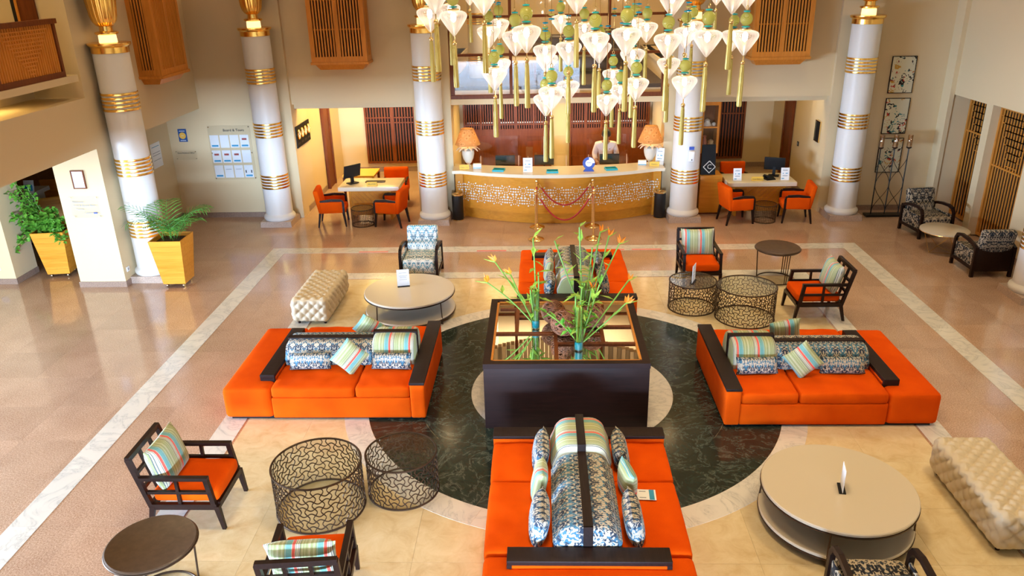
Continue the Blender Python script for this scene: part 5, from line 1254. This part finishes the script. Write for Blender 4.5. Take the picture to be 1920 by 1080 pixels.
for (ex, ey, ez) in stems:
    pts = []
    for k in range(11):
        u = k/10; pts.append(Vector((ex*u**1.1+rnd.uniform(-.02, .02), ey*u-.05*u, .12*sin(pi*u)*(1 if ez < .5 else .3)+ez*u**1.3+.01)))
    MB().tube(pts, .006, 5).obj('stem', M['stem_green'], t)
    for k in range(1, 11):
        for q in range(7):
            p = pts[k]+Vector((rnd.uniform(-.07, .07), rnd.uniform(-.07, .07), rnd.uniform(-.05, .05))); leaf(fo, p, (rnd.uniform(-1, 1), rnd.uniform(-1, .4), rnd.uniform(-.7, .4)), (0, rnd.uniform(-1, 0), 1), rnd.uniform(.07, .12), rnd.uniform(.028, .045))
fo.obj('foliage', M['leaf_green'], t, None, kind='stuff')
# things in the corridor behind
t = thing('brochure_desk', 'white counter with a tilted blue brochure in the corridor behind the planter', 'desk', (-10.9, 6.2, 0)); MB().box(-.45, .45, -.3, .3, .06, .98).obj('body', M['wall_white'], t, None); MB().box(-.55, .55, -.35, .35, .98, 1.06).obj('top', M['white_plastic'], t, 30); MB().box(-.43, .43, -.28, .28, 0, .06).obj('foot', M['black_plastic'], t, None)
t = thing('brochure', 'blue and white brochure standing in the corridor behind the trailing plant', 'brochure', (-10.35, 5.9, .9-.9+1.06)); MB().hexa([(-.1,-.02,0),(.1,-.02,0),(.1,0,0),(-.1,0,0)], [(-.1,.05,.26),(.1,.05,.26),(.1,.06,.26),(-.1,.06,.26)]).obj('cover', M['paper'], t, None); MB().box(-.08, .08, -.004, .018, .06, .18).obj('picture', M['paper_blue'], t, None)
def corridor_chair(loc, rz, label):
    t = thing('corridor_chair', label, 'chair', loc, rz, 'orange chairs in the corridor'); MB().rbox((0, 0, .42), (.5, .5, .09), .03).obj('seat', M['wood_planter'], t)
    b = MB().rbox((0, 0, 0), (.5, .06, .5), .05); b.xf(Matrix.Translation((0, .24, .68)) @ Matrix.Rotation(radians(-10), 4, 'X')); b.obj('backrest', M['wood_planter'], t)
    for x in (-.2, .2):
        for y in (-.2, .2): MB().box(x-.02, x+.02, y-.02, y+.02, 0, .38).obj('leg', M['wood_brown'], t, None)
corridor_chair((-10.0, 5.9, 0), .5, 'orange chair in the corridor behind the trailing plant'); corridor_chair((-11.0, 7.9, 0), pi, 'orange chair at the far end of the corridor')
# ================================================================== CENTREPIECE
ZT = .842
def vase(loc, h, r, label):
    t = thing('glass_vase', label, 'vase', loc, 0, 'tall cylindrical glass vases')
    MB().lathe([(r, .0), (r, h), (r-.006, h), (r-.006, .012), (.005, .012)], 32).obj('glass', M['vase_glass'], t); MB().cyl((0, 0), r-.009, .013, .11, 28).obj('aqua_gel', M['aqua_gel'], t)
    for k in range(7): q = 2.4*k; MB().tube([(.022*cos(q), .022*sin(q), .11), (.03*cos(q+.5), .03*sin(q+.5), .3), (.03*cos(q+1), .03*sin(q+1), h+.03)], .008, 6).obj('cut_stem', M['stem_yellow' if k % 3 == 0 else 'leaf_lime'], t, 60)
    return t
VA, VB, VC = (-.44, .10), (.06, -.50), (.18, .34)
vase((*VA, ZT-.025), .50, .052, 'glass vase with turquoise gel on the left of the mirrored table'); vase((*VB, ZT-.025), .52, .056, 'glass vase with turquoise gel nearest the camera'); vase((*VC, ZT-.025), .48, .05, 'glass vase behind the rattan balls')
rnd = random.Random(21)
def rball(loc, r, label):
    m = MB()
    for k in range(46):
        n = Vector((rnd.gauss(0, 1), rnd.gauss(0, 1), rnd.gauss(0, 1))).normalized(); u = n.orthogonal().normalized(); v = n.cross(u); off = rnd.uniform(-.55, .55); rr = sqrt(1-off*off); q = rnd.uniform(.93, 1.0)
        m.tube([(u*cos(2*pi*i/26)+v*sin(2*pi*i/26))*(rr*r*q)+n*(off*r*q)+Vector((0, 0, 0)) for i in range(26)], .0052, 5, True)
    tag(m.obj('rattan_ball', M['rattan'], None, 60, loc=loc), label, 'ornament', 'rattan balls on the mirrored table')
rball((-.10, -.10, .815+.165), .16, 'brown rattan ball nearest the camera on the mirrored table'); rball((-.22, .25, .815+.155), .15, 'brown rattan ball behind and left of the others'); rball((.26, .13, .815+.155), .15, 'brown rattan ball on the right behind the vase')
def stem_path(base, tip, bend, n=10):
    a = Vector(base); b = Vector(tip); out = []
    for k in range(n+1):
        u = k/n; p = a.lerp(b, u); p.z += bend*sin(pi*u)*.6; p.x += bend*.3*sin(pi*u); out.append(p)
    return out
def bird(base, tip, label, bend=.05):
    t = thing('bird_of_paradise', label, 'flower', base, 0, 'orange bird of paradise flowers'); e = Vector(tip)-Vector(base); pts = stem_path((0, 0, 0), e, bend)
    MB().tube(pts, [.009]*len(pts), 6).obj('stem', M['stem_green'], t, 60); p = pts[-1]; d = (pts[-1]-pts[-3]).normalized(); h_ = Vector((d.x, d.y, 0)); h_ = h_.normalized() if h_.length > .05 else Vector((1, 0, 0))
    m = MB(); m.tube([p, p+h_*.06+Vector((0,0,.005)), p+h_*.15+Vector((0, 0, .02))], [.011, .009, .002], 6); m.obj('bract', M['leaf_lime'], t, 60)
    for k in range(4): m = MB(); leaf(m, p, h_*(.2+.12*k)+Vector((rnd.uniform(-.4, .4), rnd.uniform(-.4, .4), 1.0-.2*k)), (h_.y, -h_.x, .1), rnd.uniform(.09, .13), .022); m.obj('petal', M['flower_orange'], t, None)
    for k in (4, 7):
        m = MB(); q = pts[k]; leaf(m, q, (rnd.uniform(-1, 1), rnd.uniform(-1, 1), .3), (0, 0, 1), .18, .028); m.obj('leaf', M['leaf_lime'], t, None)
B0 = ZT-.02+.03
def vb(v, i): a = i*2.4; return (v[0]+.02*cos(a), v[1]+.02*sin(a), B0)
FL = [((VA), (-.93, .30, 1.62), 'orange bird of paradise reaching upper left from the left vase'), (VA, (-1.02, .12, 1.42), 'orange bird of paradise at the far left'), (VA, (-.74, .25, 1.47), 'orange bird of paradise just left of the left vase'),
      (VB, (.66, -.05, 1.50), 'orange bird of paradise reaching right from the near vase'), (VB, (.60, -.40, 1.36), 'orange bird of paradise lowest on the right'), (VC, (.47, .55, 1.85), 'orange bird of paradise at the top right'), (VC, (.36, .50, 1.92), 'orange bird of paradise second from the top'), (VC, (.60, .55, 1.75), 'orange bird of paradise at the right of the bunch'), (VB, (.22, -.2, 1.45), 'orange bird of paradise upright in the near vase')]
for i, (v, tip, l) in enumerate(FL): bird(vb(v, i), tip, l, rnd.uniform(-.03, .06))
def leafy(base, tips, label, m_='leaf_lime', nl=14):
    t = thing('leafy_stem', label, 'foliage', base, 0, 'green leafy stems in the vases')
    for tip in tips:
        pts = stem_path((0, 0, 0), Vector(tip)-Vector(base), rnd.uniform(-.05, .08), 12); MB().tube(pts, .009, 6).obj('stem', M['stem_green'], t, 60)
        for k in range(nl):
            i = 4+int(k*9/nl); i = min(i, 12); m = MB(); leaf(m, pts[i], (rnd.uniform(-1, 1), rnd.uniform(-1, 1), rnd.uniform(-.5, .8)), (0, 0, 1), rnd.uniform(.11, .20), rnd.uniform(.022, .036)); m.obj('leaf', M[m_], t, None)
leafy(vb(VA, 5), [(-.46, .2, 1.95), (-.40, .12, 1.55), (-.5, .05, 1.35)], 'tall green stem with leaves in the left vase', nl=9)
leafy(vb(VB, 6), [(.10, -.42, 1.62), (.02, -.45, 1.48), (.24, -.40, 1.42)], 'bright green leafy bunch in the near vase', nl=14)
leafy(vb(VC, 7), [(.10, .40, 2.02), (-.20, .40, 1.85), (.26, .42, 1.75)], 'arching green leafy stem in the back vase', nl=10)
leafy(vb(VB, 8), [(-.30, -.35, 1.22), (.30, -.30, 1.55)], 'drooping green leaves spilling over the rattan balls', 'leaf_green', nl=10)
for v, i in ((VA, 11), (VB, 12)): tag(MB().tube([(vb(v, i)[0], vb(v, i)[1], B0), (vb(v, i)[0]+.01, vb(v, i)[1], B0+.5)], .008, 6).obj('bamboo_cane', M['stem_yellow'], None, 60), 'yellow cane standing in the %s vase' % ('left' if v == VA else 'near'), 'cane', 'yellow canes in the vases')
# ceiling downlights
for x, y in ((-3.2, 1.0), (-1.2, 6.2), (1.6, 6.2), (3.2, 1.0), (-5.0, 5.0), (5.0, 5.0)):
    o = tag(MB().lathe([(.11, 7.985), (.11, 8.0), (.001, 8.0)], 24).obj('downlight', M['downlight_glow'], None, 40, loc=(x, y, -.001)), 'recessed downlight in the ceiling above the ' + {-3.2: 'left sofa', -1.2: 'left stanchions', 1.6: 'right stanchions', 3.2: 'right sofa', -5.0: 'notice board corner', 5.0: 'painting corner'}[x], 'downlight', 'ceiling downlights')
